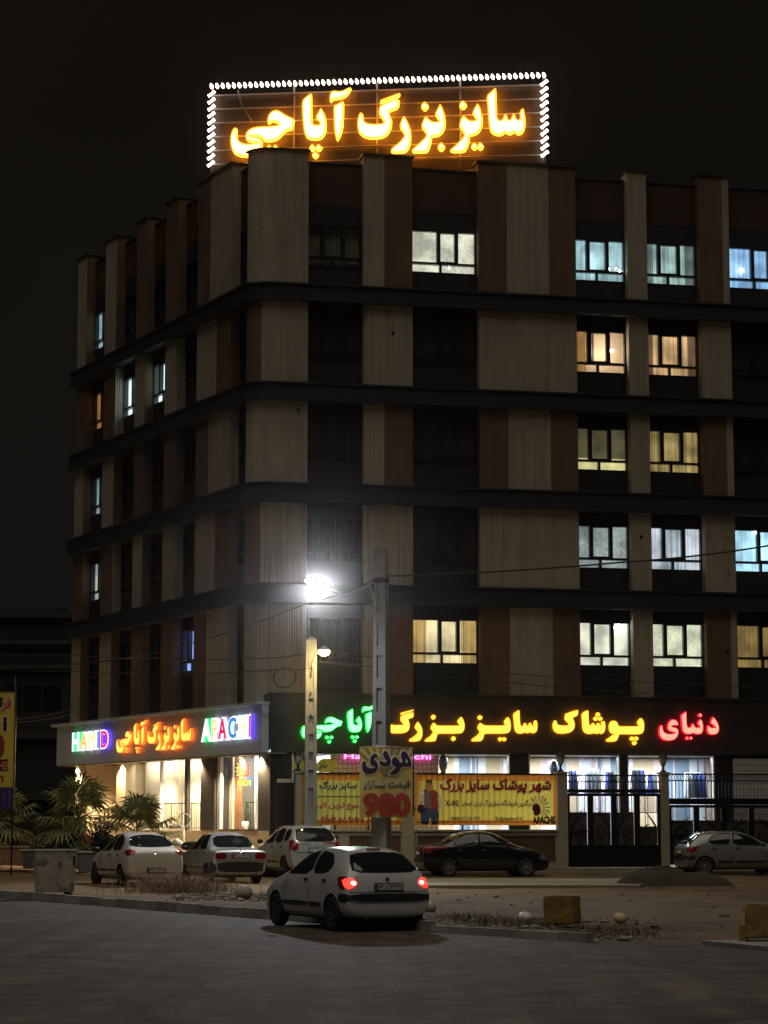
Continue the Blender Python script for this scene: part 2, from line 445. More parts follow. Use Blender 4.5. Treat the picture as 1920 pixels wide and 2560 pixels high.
def _cracks(src, sc_, wdt, dark):
    n = _N.new('ShaderNodeTexNoise'); n.inputs['Scale'].default_value = 1.5; n.inputs['Detail'].default_value = 5; _L.new(_t.outputs['Object'], n.inputs['Vector'])
    a = _N.new('ShaderNodeMix'); a.data_type = 'RGBA'; a.blend_type = 'ADD'; a.inputs[0].default_value = .6
    _L.new(_t.outputs['Object'], a.inputs[6]); _L.new(n.outputs['Color'], a.inputs[7])
    v = _N.new('ShaderNodeTexVoronoi'); v.feature = 'DISTANCE_TO_EDGE'; v.inputs['Scale'].default_value = sc_; _L.new(a.outputs[2], v.inputs['Vector'])
    r = _N.new('ShaderNodeValToRGB'); r.color_ramp.elements[0].position = wdt*.4; r.color_ramp.elements[1].position = wdt
    r.color_ramp.elements[0].color = (dark, dark, dark, 1); r.color_ramp.elements[1].color = (1, 1, 1, 1); _L.new(v.outputs['Distance'], r.inputs[0])
    x = _N.new('ShaderNodeMix'); x.data_type = 'RGBA'; x.blend_type = 'MULTIPLY'; x.inputs[0].default_value = 1
    _L.new(src, x.inputs[6]); _L.new(r.outputs[0], x.inputs[7]); return x.outputs[2]
_src = _cracks(_src, .16, .010, .45)
_src = _cracks(_src, .55, .012, .7)
_L.new(_src, _b.inputs['Base Color'])
_n = _N.new('ShaderNodeTexNoise'); _n.inputs['Scale'].default_value = 40; _n.inputs['Detail'].default_value = 6; _L.new(_t.outputs['Object'], _n.inputs['Vector'])
_bp = _N.new('ShaderNodeBump'); _bp.inputs['Strength'].default_value = .4; _bp.inputs['Distance'].default_value = .03; _L.new(_n.outputs['Fac'], _bp.inputs['Height']); _L.new(_bp.outputs[0], _b.inputs['Normal'])
mb = MB(); mb.face([(-300, -60, -0.12), (300, -60, -0.12), (300, 600, -0.12), (-300, 600, -0.12)])
struct(mb.build('ground', mat('bare_ground', (0.12, 0.10, 0.08), 0.95, noise=(0.3, 0.3))))
mb = MB(); mb.face([(-60, -20, 0), (60, -20, 0), (60, 75, 0), (-60, 140, 0)])
struct(mb.build('road', asph))
KERB = [(-40, 110), (-19.5, 74), (-7.4, 53.3), (-2.3, 44.6), (0.75, 39.3), (2.75, 36.5), (3.15, 36.0)]
def kerb_x(y):
    for (x0, y0), (x1, y1) in zip(KERB, KERB[1:]):
        if y1 <= y <= y0: return x0 + (x1-x0)*(y0-y)/(y0-y1)
    return KERB[0][0] if y > KERB[0][1] else KERB[-1][0]
from mathutils import noise as mnoise
def lot_z(x, y):
    b = 0.08 + 0.035*mnoise.noise(Vector((x*0.35, y*0.35, 0))) + 0.03*mnoise.noise(Vector((x*1.3, y*1.3, 3)))
    b += 0.06*max(0, min(1, (y-58)/10))
    e = 33.5 + 0.12*max(0, x-3) + 0.5*math.sin(x*0.9) + 0.35*math.sin(x*2.3+1)
    if x > 2.9:
        t = max(0, min(1, (y-e)/6.0)); b = -0.06 + (b+0.06)*t
    return b
mb = MB(); NX, NY = 80, 130; vs, fs = [], []
for j in range(NY+1):
    y = 32 + (104-32)*j/NY
    x0 = kerb_x(y) + 0.06
    for i in range(NX+1):
        x = x0 + (30-x0)*(i/NX)**1.25
        vs.append((x, y, lot_z(x, y)))
for j in range(NY):
    if 32 + (104-32)*j/NY < 36.0 and False: continue
    for i in range(NX): fs.append((j*(NX+1)+i, j*(NX+1)+i+1, (j+1)*(NX+1)+i+1, (j+1)*(NX+1)+i))
fs = [f for f in fs if min(vs[k][1] for k in f) > 35.9 or min(vs[k][0] for k in f) > 3.1]
mb.mesh(vs, fs, 0, True)
struct(mb.build('dirt_lot', mat('packed_dirt', (0.165, 0.10, 0.040), 0.95, noise=(0.5, 0.3), bump=(9, 0.6), stain=(0.5, (0.08, 0.052, 0.028), 0.46, 0.62))))
# paved driveway strip in front of the gate, steps, shop platform
mb = MB()
a, b_, c, d = gnd(700, 2213, 0.17), gnd(1600, 2213, 0.17), gnd(1640, 2196, 0.17), gnd(700, 2196, 0.17)
mb.hexa([Vector((p.x, p.y, 0.0)) for p in (a, b_, c, d)] + [a, b_, c, d])
struct(mb.build('driveway', mat('pale_paving', (0.30, 0.25, 0.17), 0.8, noise=(0.8, 0.15))))
mb = MB()
mb.pbox(FE, -4.4, 26, -0.05, 0.36, -5.0, 0.25); mb.pbox(FE, -4.4, 26, -0.05, 0.24, 0.25, 0.6)
struct(mb.build('pavement', mat('pavement_stone', (0.26, 0.22, 0.16), 0.85, noise=(1.2, 0.2))))
mb = MB()
mb.pbox(GL, 0.0, 30, -0.05, 0.36, -6, 1.2); mb.pbox(GL, 0.3, 30, -0.05, 0.22, 1.2, 3.2)
struct(mb.build('shop_platform', mat('platform_stone', (0.45, 0.36, 0.26), 0.6, noise=(1.0, 0.12))))
# kerb: each stone is countable but they read as one line
mb = MB()
def polyl(pts, step):
    out = []
    for a, b in zip(pts, pts[1:]):
        a, b = Vector(a), Vector(b); n = max(1, int((b-a).length/step))
        for k in range(n): out.append((a + (b-a)*k/n, a + (b-a)*(k+1)/n))
    return out
for k, (a, b) in enumerate(polyl(KERB, 0.95)):
    t = (b-a).normalized(); n = Vector((t.y, -t.x)); n = n if n.x > 0 else -n
    hh = 0.17 + random.uniform(-.012, .012) - (0.05 if a.y < 40 else 0)
    a2, b2 = a + t*0.012, b - t*0.012
    q = [a2 - n*0.02, b2 - n*0.02, b2 + n*0.16, a2 + n*0.16]; q2 = [a2 + n*0.01, b2 + n*0.01, b2 + n*0.16, a2 + n*0.16]
    mb.hexa([Vector((p.x, p.y, -0.05)) for p in q] + [Vector((p.x, p.y, hh)) for p in q2], k % 2)
struct(mb.build('kerb', [mat('kerb_stone', (0.30, 0.29, 0.27), 0.85, noise=(3, 0.3), bump=(18, .3)), mat('kerb_stone_dark', (0.22, 0.215, 0.20), 0.9, noise=(3, 0.3), bump=(18, .3))]))
mb = MB()
p = [gnd(1755, 2363, 0), gnd(1990, 2385, 0)]
t = (p[1]-p[0]).normalized(); n = Vector((-t.y, t.x, 0))
mb.hexa([p[0], p[1], p[1]+n*0.9, p[0]+n*0.9] + [q + Vector((0, 0, 0.07)) for q in (p[0], p[1], p[1]+n*0.9, p[0]+n*0.9)])
struct(mb.build('kerb_end', MATS['kerb_stone']))

# ================================================================== APARTMENT BUILDING
BLD = thing('apartment_building', (C0.x, C0.y, 0), 'six storey corner apartment building with beige and brown panels, dark ledges and some lit windows', 'building')
BANDS = [(19.91, 20.5), (16.37, 16.98), (12.80, 13.45), (9.31, 9.96)]
LV = {6: (20.5, 25.3), 5: (16.98, 19.91), 4: (13.45, 16.37), 3: (9.96, 12.80), 2: (5.86, 9.31)}
SILL = {6: (21.21, 22.80), 5: (17.83, 19.42), 4: (14.28, 15.87), 3: (10.75, 12.34), 2: (7.28, 8.88)}
REC = {'W5': (-16.5, -14.3), 'W4': (-12.97, -10.79), 'W3': (-9.73, -7.67), 'W2': (-6.5, -4.52), 'W1': (-1.43, 0.0),
       'A': (1.87, 3.86), 'B': (5.62, 8.04), 'C': (11.65, 13.61), 'D': (14.34, 16.35), 'E': (17.5, 19.9), 'G': (22.0, 24.0)}
SEND, SEND2 = -17.6, 26.0
OP = 0.38
# core, recess walls
mb = MB()
mb.strip(SEND+0.1, SEND2, 4.75, 25.0, -4.0, -1.2)
for k, (s0, s1) in REC.items():
    zs = [5.6] + [z for f in (2, 3, 4, 5, 6) for z in SILL[f]]
    zs.append(23.6)
    for z0, z1 in zip(zs[0::2], zs[1::2]): mb.strip(s0-0.1, s1+0.1, z0, z1, -0.35, 0.0)
mb.build('recess_wall', BLACK, BLD)
for k, (s0, s1) in REC.items():
    mb = MB(); mb.strip(s0-0.1, s1+0.1, 23.45, 25.0, -0.30, 0.012); mb.build('parapet_wall', DBROWN, BLD)
    mb = MB(); mb.strip(s0-0.05, s1+0.05, 25.0, 25.06, -0.34, 0.06); mb.build('parapet_coping', LEDGE, BLD)
mb = MB()
mb.strip(SEND, SEND2, 24.4, 24.5, -12, -1.2)
mb.build('roof', LEDGE, BLD)
for z0, z1 in BANDS:
    mb = MB(); mb.strip(SEND-0.25, SEND2, z0+0.04, z1-0.06, -0.3, 0.56); mb.strip(SEND-0.3, SEND2, z1-0.06, z1, -0.3, 0.63)
    mb.strip(SEND-0.3, SEND2, z0-0.03, z0+0.04, -0.3, 0.60)
    mb.build('ledge', LEDGE, BLD)
# panels: column -> (s0, s1); colours per storey as (fraction boundaries)
b, w = 'b', 'w'                                   # w = beige, b = brown
PAN = {'P5': (-17.6, -16.5), 'P4': (-14.3, -12.97), 'P3': (-10.79, -9.73), 'P2': (-7.67, -6.5), 'P1': (-4.52, -1.43),
       'K': (0.0, 1.87), 'B': (3.86, 5.62), 'C': (8.04, 11.65), 'D': (13.61, 14.34), 'E': (16.35, 17.5), 'G': (19.9, 22.0), 'H': (24.0, 26.0)}
EVEN = {'P5': [(0, w), ('end', b)], 'P4': [(0, w), ('end', b)], 'P3': [(0, b)], 'P2': [(0, b)], 'P1': [(0, b), (0.38, w)],
        'K': [(0, w)], 'B': [(0, w), (0.42, b)], 'C': [(0, b), (0.29, w), (0.72, b)], 'D': [(0, w)], 'E': [(0, b), (0.78, w)], 'G': [(0, w)], 'H': [(0, b)]}
ODD = {'P5': [(0, b)], 'P4': [(0, b), ('end', w)], 'P3': [(0, w), ('end', b)], 'P2': [(0, w)], 'P1': [(0, w), (0.6, b)],
       'K': [(0, b), (0.22, w)], 'B': [(0, w)], 'C': [(0, w)], 'D': [(0, w)], 'E': [(0, w)], 'G': [(0, b)], 'H': [(0, w)]}
for f in (6, 5, 4, 3, 2):
    z0, z1 = LV[f]; z0 -= 0.05 if f > 2 else 0; z1 += 0 if f == 6 else 0.06
    for k, (s0, s1) in PAN.items():
        segs = (EVEN if f % 2 == 0 else ODD)[k]
        fr = [x for x in segs if x[0] != 'end']; end = [x for x in segs if x[0] == 'end']
        e1 = s1 - 0.03 if end else s1
        for i, (a, c) in enumerate(fr):
            x0 = s0 + a*(s1-s0); x1 = s0 + fr[i+1][0]*(s1-s0) if i+1 < len(fr) else e1
            mb = MB(); mb.strip(x0, x1, z0, z1, -0.3, OP); mb.build('facade_panel', BEIGE if c == w else BROWN, BLD)
        if end:
            mb = MB(); mb.strip(e1, s1, z0, z1, -0.3, OP); mb.build('facade_panel', BEIGE if end[0][1] == w else BROWN, BLD)
for k, (s0, s1) in PAN.items():
    mb = MB(); mb.strip(s0-0.06, s1+0.06, 25.3, 25.37, -0.3, OP+0.07); mb.build('parapet_cap', LEDGE, BLD)
mb = MB()
q0, q1 = path(SEND, 0.0), path(SEND, -8.0)
mb.strip(SEND, SEND+0.2, 0.3, 25.2, -9.0, 0.0); mb.build('gable_wall', BLACK, BLD)

# windows ------------------------------------------------------------
DARKC = mat('unlit_curtain', (0.085, 0.085, 0.08), 0.9, noise=(3, 0.4))
DARKC2 = mat('unlit_curtain_pale', (0.34, 0.31, 0.26), 0.9, noise=(3, 0.3))
bulbm = emat('lamp_white', (0.85, 0.95, 1.0), 14); bulbw = emat('lamp_warm', (1.0, 0.88, 0.65), 14)
def sheet(mb, s0, s1, z0, z1, o, amp, wl, ph=0.0, mi=0):
    n = max(8, int((s1-s0)/wl*6)); prev = None
    for i in range(n+1):
        s = s0 + (s1-s0)*i/n
        oo = o + amp*math.sin((s/wl)*2*math.pi + ph) + amp*0.5*math.sin((s/wl)*2*math.pi*0.37 + ph*2)
        q = path(s, oo); cur = (s, Vector((q.x, q.y, z0)), Vector((q.x, q.y, z1)))
        if prev: mb.face([prev[1], cur[1], cur[2], prev[2]], mi, [(prev[0], z0), (cur[0], z0), (cur[0], z1), (prev[0], z1)], True)
        prev = cur
def light(name, kind, loc, energy, color, rot=None, size=None, **k):
    L_ = bpy.data.lights.new(name, kind); L_.energy = energy; L_.color = color
    for a, v in k.items(): setattr(L_, a, v)
    if size:
        if kind == 'AREA': L_.shape = 'RECTANGLE'; L_.size, L_.size_y = size
        else: L_.shadow_soft_size = size
    o = bpy.data.objects.new(name, L_); COL.objects.link(o); o.location = loc
    if rot: o.rotation_euler = rot
    return o
def window(col, f, spec=None):
    s0, s1 = REC[col]; z0, z1 = SILL[f]; Wd = s1-s0
    narrow = Wd < 1.6
    fr = MB(); T = 0.055; o0, o1 = -0.14, 0.02
    zt = z0 + (z1-z0)*0.235                       # transom
    wide = Wd > 2.15
    m1, m2 = s0 + Wd*(0.43 if wide else 0.29), s0 + Wd*(0.70 if wide else 0.66)
    fr.strip(s0, s0+T, z0, z1, o0, o1); fr.strip(s1-T, s1, z0, z1, o0, o1)
    fr.strip(s0+T, s1-T, z0, z0+T, o0, o1-.003); fr.strip(s0+T, s1-T, z1-T, z1, o0, o1-.003)
    fr.strip(s0+T, s1-T, zt-0.04, zt+0.04, o0, o1+.006)
    for x, hw in ((m1, 0.065), (m2, 0.065)): fr.strip(x-hw, x+hw, zt+0.04, z1-T, o0, o1+.003)
    for za, zb in ((zt+0.04, zt+0.085), (z1-T-0.045, z1-T)): fr.strip(m1+.065, m2-.065, za, zb, o0+.03, o1-.006)
    xm = s0 + Wd*0.46; fr.strip(xm-0.04, xm+0.04, z0+T, zt-0.04, o0, o1-.006)
    wd = fr.build('window', FRAME, BLD)
    gl = MB(); gl.strip(s0+.01, s1-.01, z0+.01, z1-.01, -0.075, -0.069); gl.build('pane', GLASS, wd)
    cu = MB()
    if spec is None:
        dk = DARKC2 if (col, f) in (('A', 6), ('W1', 6)) else DARKC
        sheet(cu, s0-.2, s1+.2, z0-.2, z1+.2, -0.24, 0.02, 0.16, ord(col[0]) * f % 7); cu.build('curtain', dk, wd); return wd
    kind, c, es = spec[0], spec[1], spec[2]*(1.9 if col[0] == 'W' else 1.45); opt = spec[3] if len(spec) > 3 else {}
    name = 'curtain_%d_%s' % (f, col)
    m = curtainmat(name, rgb(*c), es, kind, opt.get('dark', 0.5))
    amp, wl = dict(sheer=(.025, .13), pleat=(.045, .17), lace=(.01, .3), plain=(.006, .6))[kind]
    ms = [m]
    if 'leaf' not in opt: sheet(cu, s0-.25, s1+.25, z0-.25, z1+.25, -0.20, amp, wl, f*1.3)
    else:
        rw = mat('room_plaster', (.75, .62, .48), .8)
        for nm, a in (('room_wall', (s0-.3, s1+.3, z0-.5, z1+.5, -1.17, -1.12)), ('room_ceiling', (s0-.3, s1+.3, z1+.12, z1+.18, -1.12, -.2)), ('room_floor', (s0-.3, s1+.3, z0-.9, z0-.8, -1.12, -.2)), ('room_wall', (s0-.36, s0-.3, z0-.9, z1+.2, -1.12, -.2)), ('room_wall', (s1+.3, s1+.36, z0-.9, z1+.2, -1.12, -.2))):
            mb = MB(); mb.strip(*a); mb.build(nm, rw, wd)
        q = path(s0+Wd*.72, -.42); light('room_lamp', 'POINT', (q.x, q.y, z0+(z1-z0)*.62), 40, (1.0, .82, .60), None, .06)
    if 'side' in opt:                              # heavier drapes drawn to the sides
        m2_ = curtainmat(name + '_drape', rgb(*opt['side']), es, 'pleat', 0.4); ms.append(m2_)
        sheet(cu, s0-.1, s0+Wd*opt.get('sw', .2), z0-.2, z1+.2, -0.145, .025, .12, 1, 1)
        if 'left' not in opt: sheet(cu, s1-Wd*opt.get('sw', .2), s1+.1, z0-.2, z1+.2, -0.145, .025, .12, 2, 1)
    if 'low' in opt:                               # blind drawn down to the transom; a glowing sheet stands for the room below
        m3 = curtainmat(name + '_room_glow', rgb(*opt['low']), 1.1, 'plain', 0.8); ms.append(m3)
        sheet(cu, s0+.05, s1-.05, z0-.1, zt+0.1, -0.16, .004, .5, 1, 2 if 'side' in opt else 1)
    cu.build('curtain', ms, wd)
    if 'leaf' in opt:                              # the middle casement stands open into the room
        lf = MB(); P = [path(m1+.07, -.02), path(m1+.20, -.13)]
        def bar(a, c, za, zb):
            d = (c-a).normalized(); n = Vector((d.y, -d.x))*.02
            lf.hexa([Vector((q.x, q.y, z)) for z in (za, zb) for q in (a-n, c-n, c+n, a+n)])
        d = (P[1]-P[0]).normalized()
        bar(P[0], P[0]+d*.04, zt+.05, z1-.06); bar(P[1]-d*.04, P[1], zt+.05, z1-.06); bar(P[0], P[1], z1-.11, z1-.06); bar(P[0], P[1], zt+.05, zt+.10)
        lf.build('open_casement', FRAME, wd)
    if 'lamp' in opt:
        for (fx, fz, r) in opt['lamp']:
            lm = MB(); q = path(s0+Wd*fx, -0.105); lm.ball((q.x, q.y, z0+(z1-z0)*fz), r, 8)
            lm.build('ceiling_lamp', bulbw if opt.get('warm') else bulbm, wd)
    return wd
LIT = {('B', 6): ('lace', (215, 212, 190), 1.0, dict(dark=.75, lamp=[(.52, .26, .045), (.6, .17, .03)])),
       ('C', 6): ('sheer', (172, 208, 214), 1.0, dict(lamp=[(.72, .34, .035), (.85, .36, .03), (.92, .30, .045)])),
       ('D', 6): ('sheer', (158, 186, 182), 1.0, dict(side=(95, 105, 100), sw=.2)),
       ('E', 6): ('sheer', (150, 196, 240), 1.0, dict(dark=.6, lamp=[(.27, .47, .075)])),
       ('C', 5): ('plain', (232, 190, 142), 1.0, dict(dark=.86, warm=1, lamp=[(.74, .56, .065)], side=(150, 110, 60), sw=.24, left=1, leaf=1)),
       ('D', 5): ('pleat', (205, 165, 115), 1.0, dict(side=(110, 85, 60), sw=.17)),
       ('C', 4): ('plain', (74, 67, 48), 1.0, dict(dark=.8, low=(232, 220, 150))),
       ('D', 4): ('pleat', (160, 138, 86), .9, dict(dark=.35)),
       ('C', 3): ('lace', (140, 150, 148), 1.0, dict(dark=.6)),
       ('D', 3): ('sheer', (172, 184, 192), 1.0, dict(side=(200, 205, 215), sw=.26, dark=.5)),
       ('E', 3): ('pleat', (178, 226, 244), 1.15, dict(lamp=[(.43, .63, .07), (.40, .93, .05)], dark=.65)),
       ('B', 2): ('sheer', (226, 205, 158), 1.0, dict(side=(178, 146, 88), sw=.24, dark=.65)),
       ('C', 2): ('plain', (218, 220, 196), 1.0, dict(dark=.8, lamp=[(.72, .88, .05), (.80, .93, .05), (.86, .86, .05), (.78, .82, .05), (.90, .92, .04)])),
       ('D', 2): ('lace', (210, 212, 180), 1.0, dict(dark=.75)),
       ('E', 2): ('pleat', (126, 104, 60), 1.0, dict(dark=.5)),
       ('W5', 6): ('sheer', (125, 150, 156), 1.0, dict(dark=.7)),
       ('W3', 5): ('plain', (196, 232, 222), 1.15, dict(dark=.85)), ('W4', 5): ('plain', (205, 232, 228), 1.1, dict(dark=.85)),
       ('W5', 5): ('pleat', (128, 86, 46), 1.0, dict(dark=.5)), ('W5', 4): ('sheer', (112, 132, 128), 1.0, dict(dark=.6)),
       ('W5', 3): ('sheer', (150, 155, 150), 1.0, dict(dark=.5)), ('W2', 2): ('plain', (135, 155, 228), 1.0, dict(dark=.85))}
for f in (6, 5, 4, 3, 2):
    for k in REC:
        if k == 'G': continue
        window(k, f, LIT.get((k, f)))
# small dark vents and a drain on the cladding
for s, z in ((1.55, 16.0), (13.95, 11.9), (17.1, 7.9), (4.9, 18.9)):
    mb = MB(); mb.pbox(PU, s-.05, s+.05, z-.06, z+.06, OP-.05, OP+.02); mb.build('wall_vent', BLACKP, BLD)

# ================================================================== GROUND FLOOR (part of the same building)
WALLD = mat('shop_front_black', (0.022, 0.021, 0.021), 0.35, noise=(1.5, 0.2))
FASC = mat('fascia_panel', (0.035, 0.032, 0.031), 0.38, noise=(1.2, 0.25), bump=(3, 0.05))
CREAM = mat('cream_stone', (0.62, 0.50, 0.33), 0.55, noise=(1.5, 0.08))
zB, zT = 4.16, 6.06
mb = MB(); mb.pbox(GR, -0.02, 26, zB, zT, -2.5, 0.22); mb.pbox(GR, -0.05, 26, zT, zT+0.07, -2.5, 0.27)
for k in range(1, 18): mb.pbox(GR, k*1.5-.01, k*1.5+.01, zB+.02, zT-.02, .2, .2225)
mb.build('fascia', FASC, BLD)
def gu(px, py=1900, o=0.1): return GR.hit(px, py, o)[0]
W1, W2, W3 = (gu(730), gu(1275)), (gu(1321.5), gu(1550)), (gu(1568), gu(1786))
mb = MB()
for a, c in ((-0.02, W1[0]), (W1[1], W2[0]), (W2[1], W3[0]), (W3[1], 26)): mb.pbox(GR, a, c, 0.3, zB, -0.3, 0.1)
mb.pbox(GR, -0.02, 26, zB-0.03, zB+.1, -6.0, 0.08)
mb.build('shop_wall', WALLD, BLD)
mb = MB(); mb.pbox(GR, 0.1, 26, 0.3, 0.5, -6.5, -0.3); mb.build('shop_floor', mat('tile_floor', (0.5, 0.47, 0.43), 0.3), BLD)
mb = MB()
for a, c in (W1, W2, W3):
    mb.pbox(GR, a, a+.05, 0.4, zB, -.05, .09); mb.pbox(GR, c-.05, c, 0.4, zB, -.05, .09); mb.pbox(GR, a+.05, c-.05, zB-.06, zB-.03, -.05, .09)
mb.build('shop_window_frame', mat('white_frame', (0.7, 0.7, 0.7), 0.4), BLD)
mb = MB()
for a, c in (W1, W2, W3): mb.pbox(GR, a+.02, c-.02, 0.42, zB-.03, 0.0, 0.008)
mb.build('shop_glass', glassmat('shop_glass', (0.95, 0.97, 0.98), 0.05), BLD)
# striped interior walls of the shop
sm = [mat('stripe_blue_grey', (0.22, 0.29, 0.36), 0.6), mat('stripe_white', (0.80, 0.82, 0.85), 0.6), mat('stripe_pink', (0.72, 0.55, 0.50), 0.6), mat('stripe_wood', (0.62, 0.47, 0.33), 0.6), mat('stripe_tan', (0.55, 0.43, 0.26), 0.6), mat('stripe_mauve', (0.45, 0.30, 0.36), 0.6)]
mb = MB()
x = 0.2; rs = random.Random(3)
while x < 20:
    wdt = rs.choice((.06, .09, .12, .2, .28)); 
    xx = (x - gu(1321.5))
    zone = rs.random()
    i = rs.choice((0, 0, 1, 1, 1, 2, 0)) if zone < .75 else rs.choice((2, 3, 4, 2, 5))
    if i in (3, 4): wdt = rs.choice((.5, .8))
    mb.pbox(GR, x, x+wdt, 0.5, 4.1, -3.2-rs.random()*.03, -3.0-rs.random()*.1, i); x += wdt
mb.build('shop_back_wall', sm, BLD)
for a in (0.0, 19.2):
    mb = MB(); mb.pbox(GR, a, a+0.2, 0.5, 4.1, -3.4, -0.3); mb.build('shop_side_wall', sm[1], BLD)
for u in (2.5, 6.5, 10.6, 14.2):
    L_ = bpy.data.lights.new('shop_ceiling_light', 'AREA'); L_.shape = 'RECTANGLE'; L_.size = 2.8; L_.size_y = 1.4; L_.energy = 260; L_.color = (0.86, 0.93, 1.0)
    lo = bpy.data.objects.new('shop_ceiling_light', L_); COL.objects.link(lo); lo.location = GR.at(u, 4.08, -1.5); lo.rotation_euler = (0, 0, aR)
# ---- left shop front
def lu(px, py=2000, o=0.0): return GL.hit(px, py, o)[0]
zP, zS = 1.54, 4.10
COLD = mat('pillar_grey', (0.06, 0.055, 0.052), 0.4, noise=(2, .15))
UE = lu(188)                                      # far end of the shop
mb = MB(); mb.pbox(GL, 0.0, lu(645), zP, zS, -0.5, 0.0); mb.build('shop_pillar', COLD, BLD)
mb = MB(); mb.pbox(GL, lu(540), lu(505), zP, zS, -0.5, 0.06); mb.build('shop_pillar', COLD, BLD)
mb = MB(); mb.pbox(GL, 0.0, lu(290), 0.3, zP, -0.45, 0.012); mb.build('plinth', CREAM, BLD)
for a, c in ((313, 290), (215, 188)):
    mb = MB(); mb.pbox(GL, lu(a), lu(c), zP if a == 313 else 0.3, zS, -2.2 if a == 215 else -.4, 0.0); mb.build('shop_pilaster', CREAM, BLD)
mb = MB(); mb.pbox(GL, lu(288), lu(217), 0.3, zS, -2.3, -2.1); mb.build('entrance_wall', CREAM, BLD)
mb = MB(); mb.pbox(GL, lu(290)-.02, lu(289), 0.3, zS, -2.2, -.4); mb.build('entrance_side_wall', CREAM, BLD)
WOODM = mat('door_wood', (0.20, 0.085, 0.035), 0.45, noise=(3, .2))
a, _ = GL.hit(289, 2000, -2.1); c, _ = GL.hit(279, 2000, -2.1)
mb = MB(); mb.pbox(GL, a, c, 0.36, 2.9, -2.15, -2.04); dr = mb.build('entrance_door', WOODM, BLD)
WF = MATS['white_frame']
for a, c in ((550, 645), (313, 461), (468, 505)):
    mb = MB(); u1, u0 = lu(a), lu(c)
    mb.pbox(GL, u0+.03, u1-.03, zP+.03, zS, -0.06, -0.05); mb.build('shop_glass', MATS['shop_glass'], BLD)
for a, c, m in ((461, 468, COLD), (543, 550, WF), (399, 401, WF)):
    mb = MB(); mb.pbox(GL, lu(c), lu(a), zP, zS, -0.12, 0.0); mb.build('mullion', m, BLD)
mb = MB(); mb.pbox(GL, lu(645), lu(550), zP, zP+.05, -.12, .02); mb.build('window_sill', COLD, BLD)
INT = mat('interior_plaster', (0.72, 0.64, 0.50), 0.8, noise=(1, .04)); INTG = mat('interior_grey', (0.52, 0.55, 0.50), 0.7)
mb = MB(); mb.pbox(GL, lu(560), lu(188)+4, 0.4, 4.6, -3.2, -3.0); mb.build('interior_wall', INT, BLD)
mb = MB(); mb.pbox(GL, -0.0, lu(560), 0.4, 4.6, -2.6, -2.45); mb.build('interior_wall', INTG, BLD)
mb = MB(); mb.pbox(GL, lu(548), lu(505), 0.4, 4.6, -3.0, -0.5); mb.build('interior_wall', INT, BLD)
mb = MB(); mb.pbox(GL, lu(505), lu(302), 1.5, 4.3, -1.12, -1.0); mb.build('interior_partition', INT, BLD)
mb = MB(); mb.pbox(GL, -.3, GL.hit(598, 2000, -1.35)[0], 1.5, 4.3, -1.45, -1.35); mb.build('interior_partition', INTG, BLD)
mb = MB(); mb.pbox(GL, lu(392), lu(378), 0.4, 4.6, -1.0, -.85); mb.build('interior_column', INT, BLD)
mb = MB(); mb.pbox(GL, 0.0, lu(292), 4.3, 4.5, -3.2, -0.1); mb.build('interior_ceiling', INT, BLD)
mb = MB(); mb.pbox(GL, 0.0, lu(292), 1.35, 1.5, -3.2, -0.46); mb.build('interior_floor', MATS['tile_floor'], BLD)
mb = MB(); u0, u1 = GL.hit(600, 2000, -.6)[0], GL.hit(551, 2000, -.6)[0]; n = 26
for k in range(n):
    a = u0 + (u1-u0)*k/n; mb.pbox(GL, a, a+(u1-u0)/n*.62, zP, 4.25, -.64, -.58)
mb.pbox(GL, u0-.0, u1+.1, zP, 4.25, -.70, -.645); mb.build('slat_panel', mat('slat_wood', (0.40, 0.20, 0.10), 0.5, noise=(2, .2)), BLD)
light('shop_ceiling_light', 'AREA', GL.at(lu(400), 4.26, -.55), 175, (1.0, .89, .68), (0, 0, aL), (.5, 7.5))
light('shop_ceiling_light', 'AREA', GL.at(lu(600), 4.26, -.40), 130, (0.95, .96, .95), (0, 0, aL), (.3, 2.6))
# stair railings inside the shop
def railing(px0, px1, o, label):
    u1, u0 = GL.hit(px0, 2040, o)[0], GL.hit(px1, 2040, o)[0]
    t = thing('stair_railing', GL.at(u0, 1.5, o), label, 'railing')
    mb = MB(); mb.tube([GL.at(u0, 2.52, o), GL.at(u1, 2.52, o)], .025, 6); mb.build('handrail', COLD, t)
    mb = MB(); mb.tube([GL.at(u0, 1.62, o), GL.at(u1, 1.62, o)], .015, 6); mb.build('bottom_rail', COLD, t)
    n = int((u1-u0)/.16)
    for k in range(n+1):
        mb = MB(); u = u0 + (u1-u0)*k/n; mb.tube([GL.at(u, 1.5, o), GL.at(u, 2.52, o)], .022 if k % 6 == 0 else .011, 5); mb.build('baluster', COLD, t)
railing(372, 504, -.5, 'long grey metal stair railing behind the wide lit shop window')
railing(612, 645, -1.0, 'short grey stair railing at the right of the narrow window with wood slats')
t = thing('potted_plant', GL.at(GL.hit(613, 2070, -.35)[0], 1.5, -.35), 'thin plant in a white pot in the narrow lit shop window', 'plant')
mb = MB(); mb.lathe([(0.0, 1.5), (.1, 1.5), (.13, 1.86), (.11, 1.86), (.1, 1.80), (0, 1.8)], GL.at(GL.hit(613, 2070, -.35)[0], 0, -.35), 14); mb.build('pot', mat('white_pot', (.8, .8, .78), .4), t)
mb = MB(); base = GL.at(GL.hit(613, 2070, -.35)[0], 1.8, -.35); rs = random.Random(5)
for k in range(9):
    a = rs.random()*6.28; h = rs.uniform(.35, .95); r = .16*rs.random()+.04
    mb.tube([base, base+Vector((r*.3*math.cos(a), r*.3*math.sin(a), h*.6)), base+Vector((r*math.cos(a), r*math.sin(a), h))], .02, 5, rr=[.012, .02, .004])
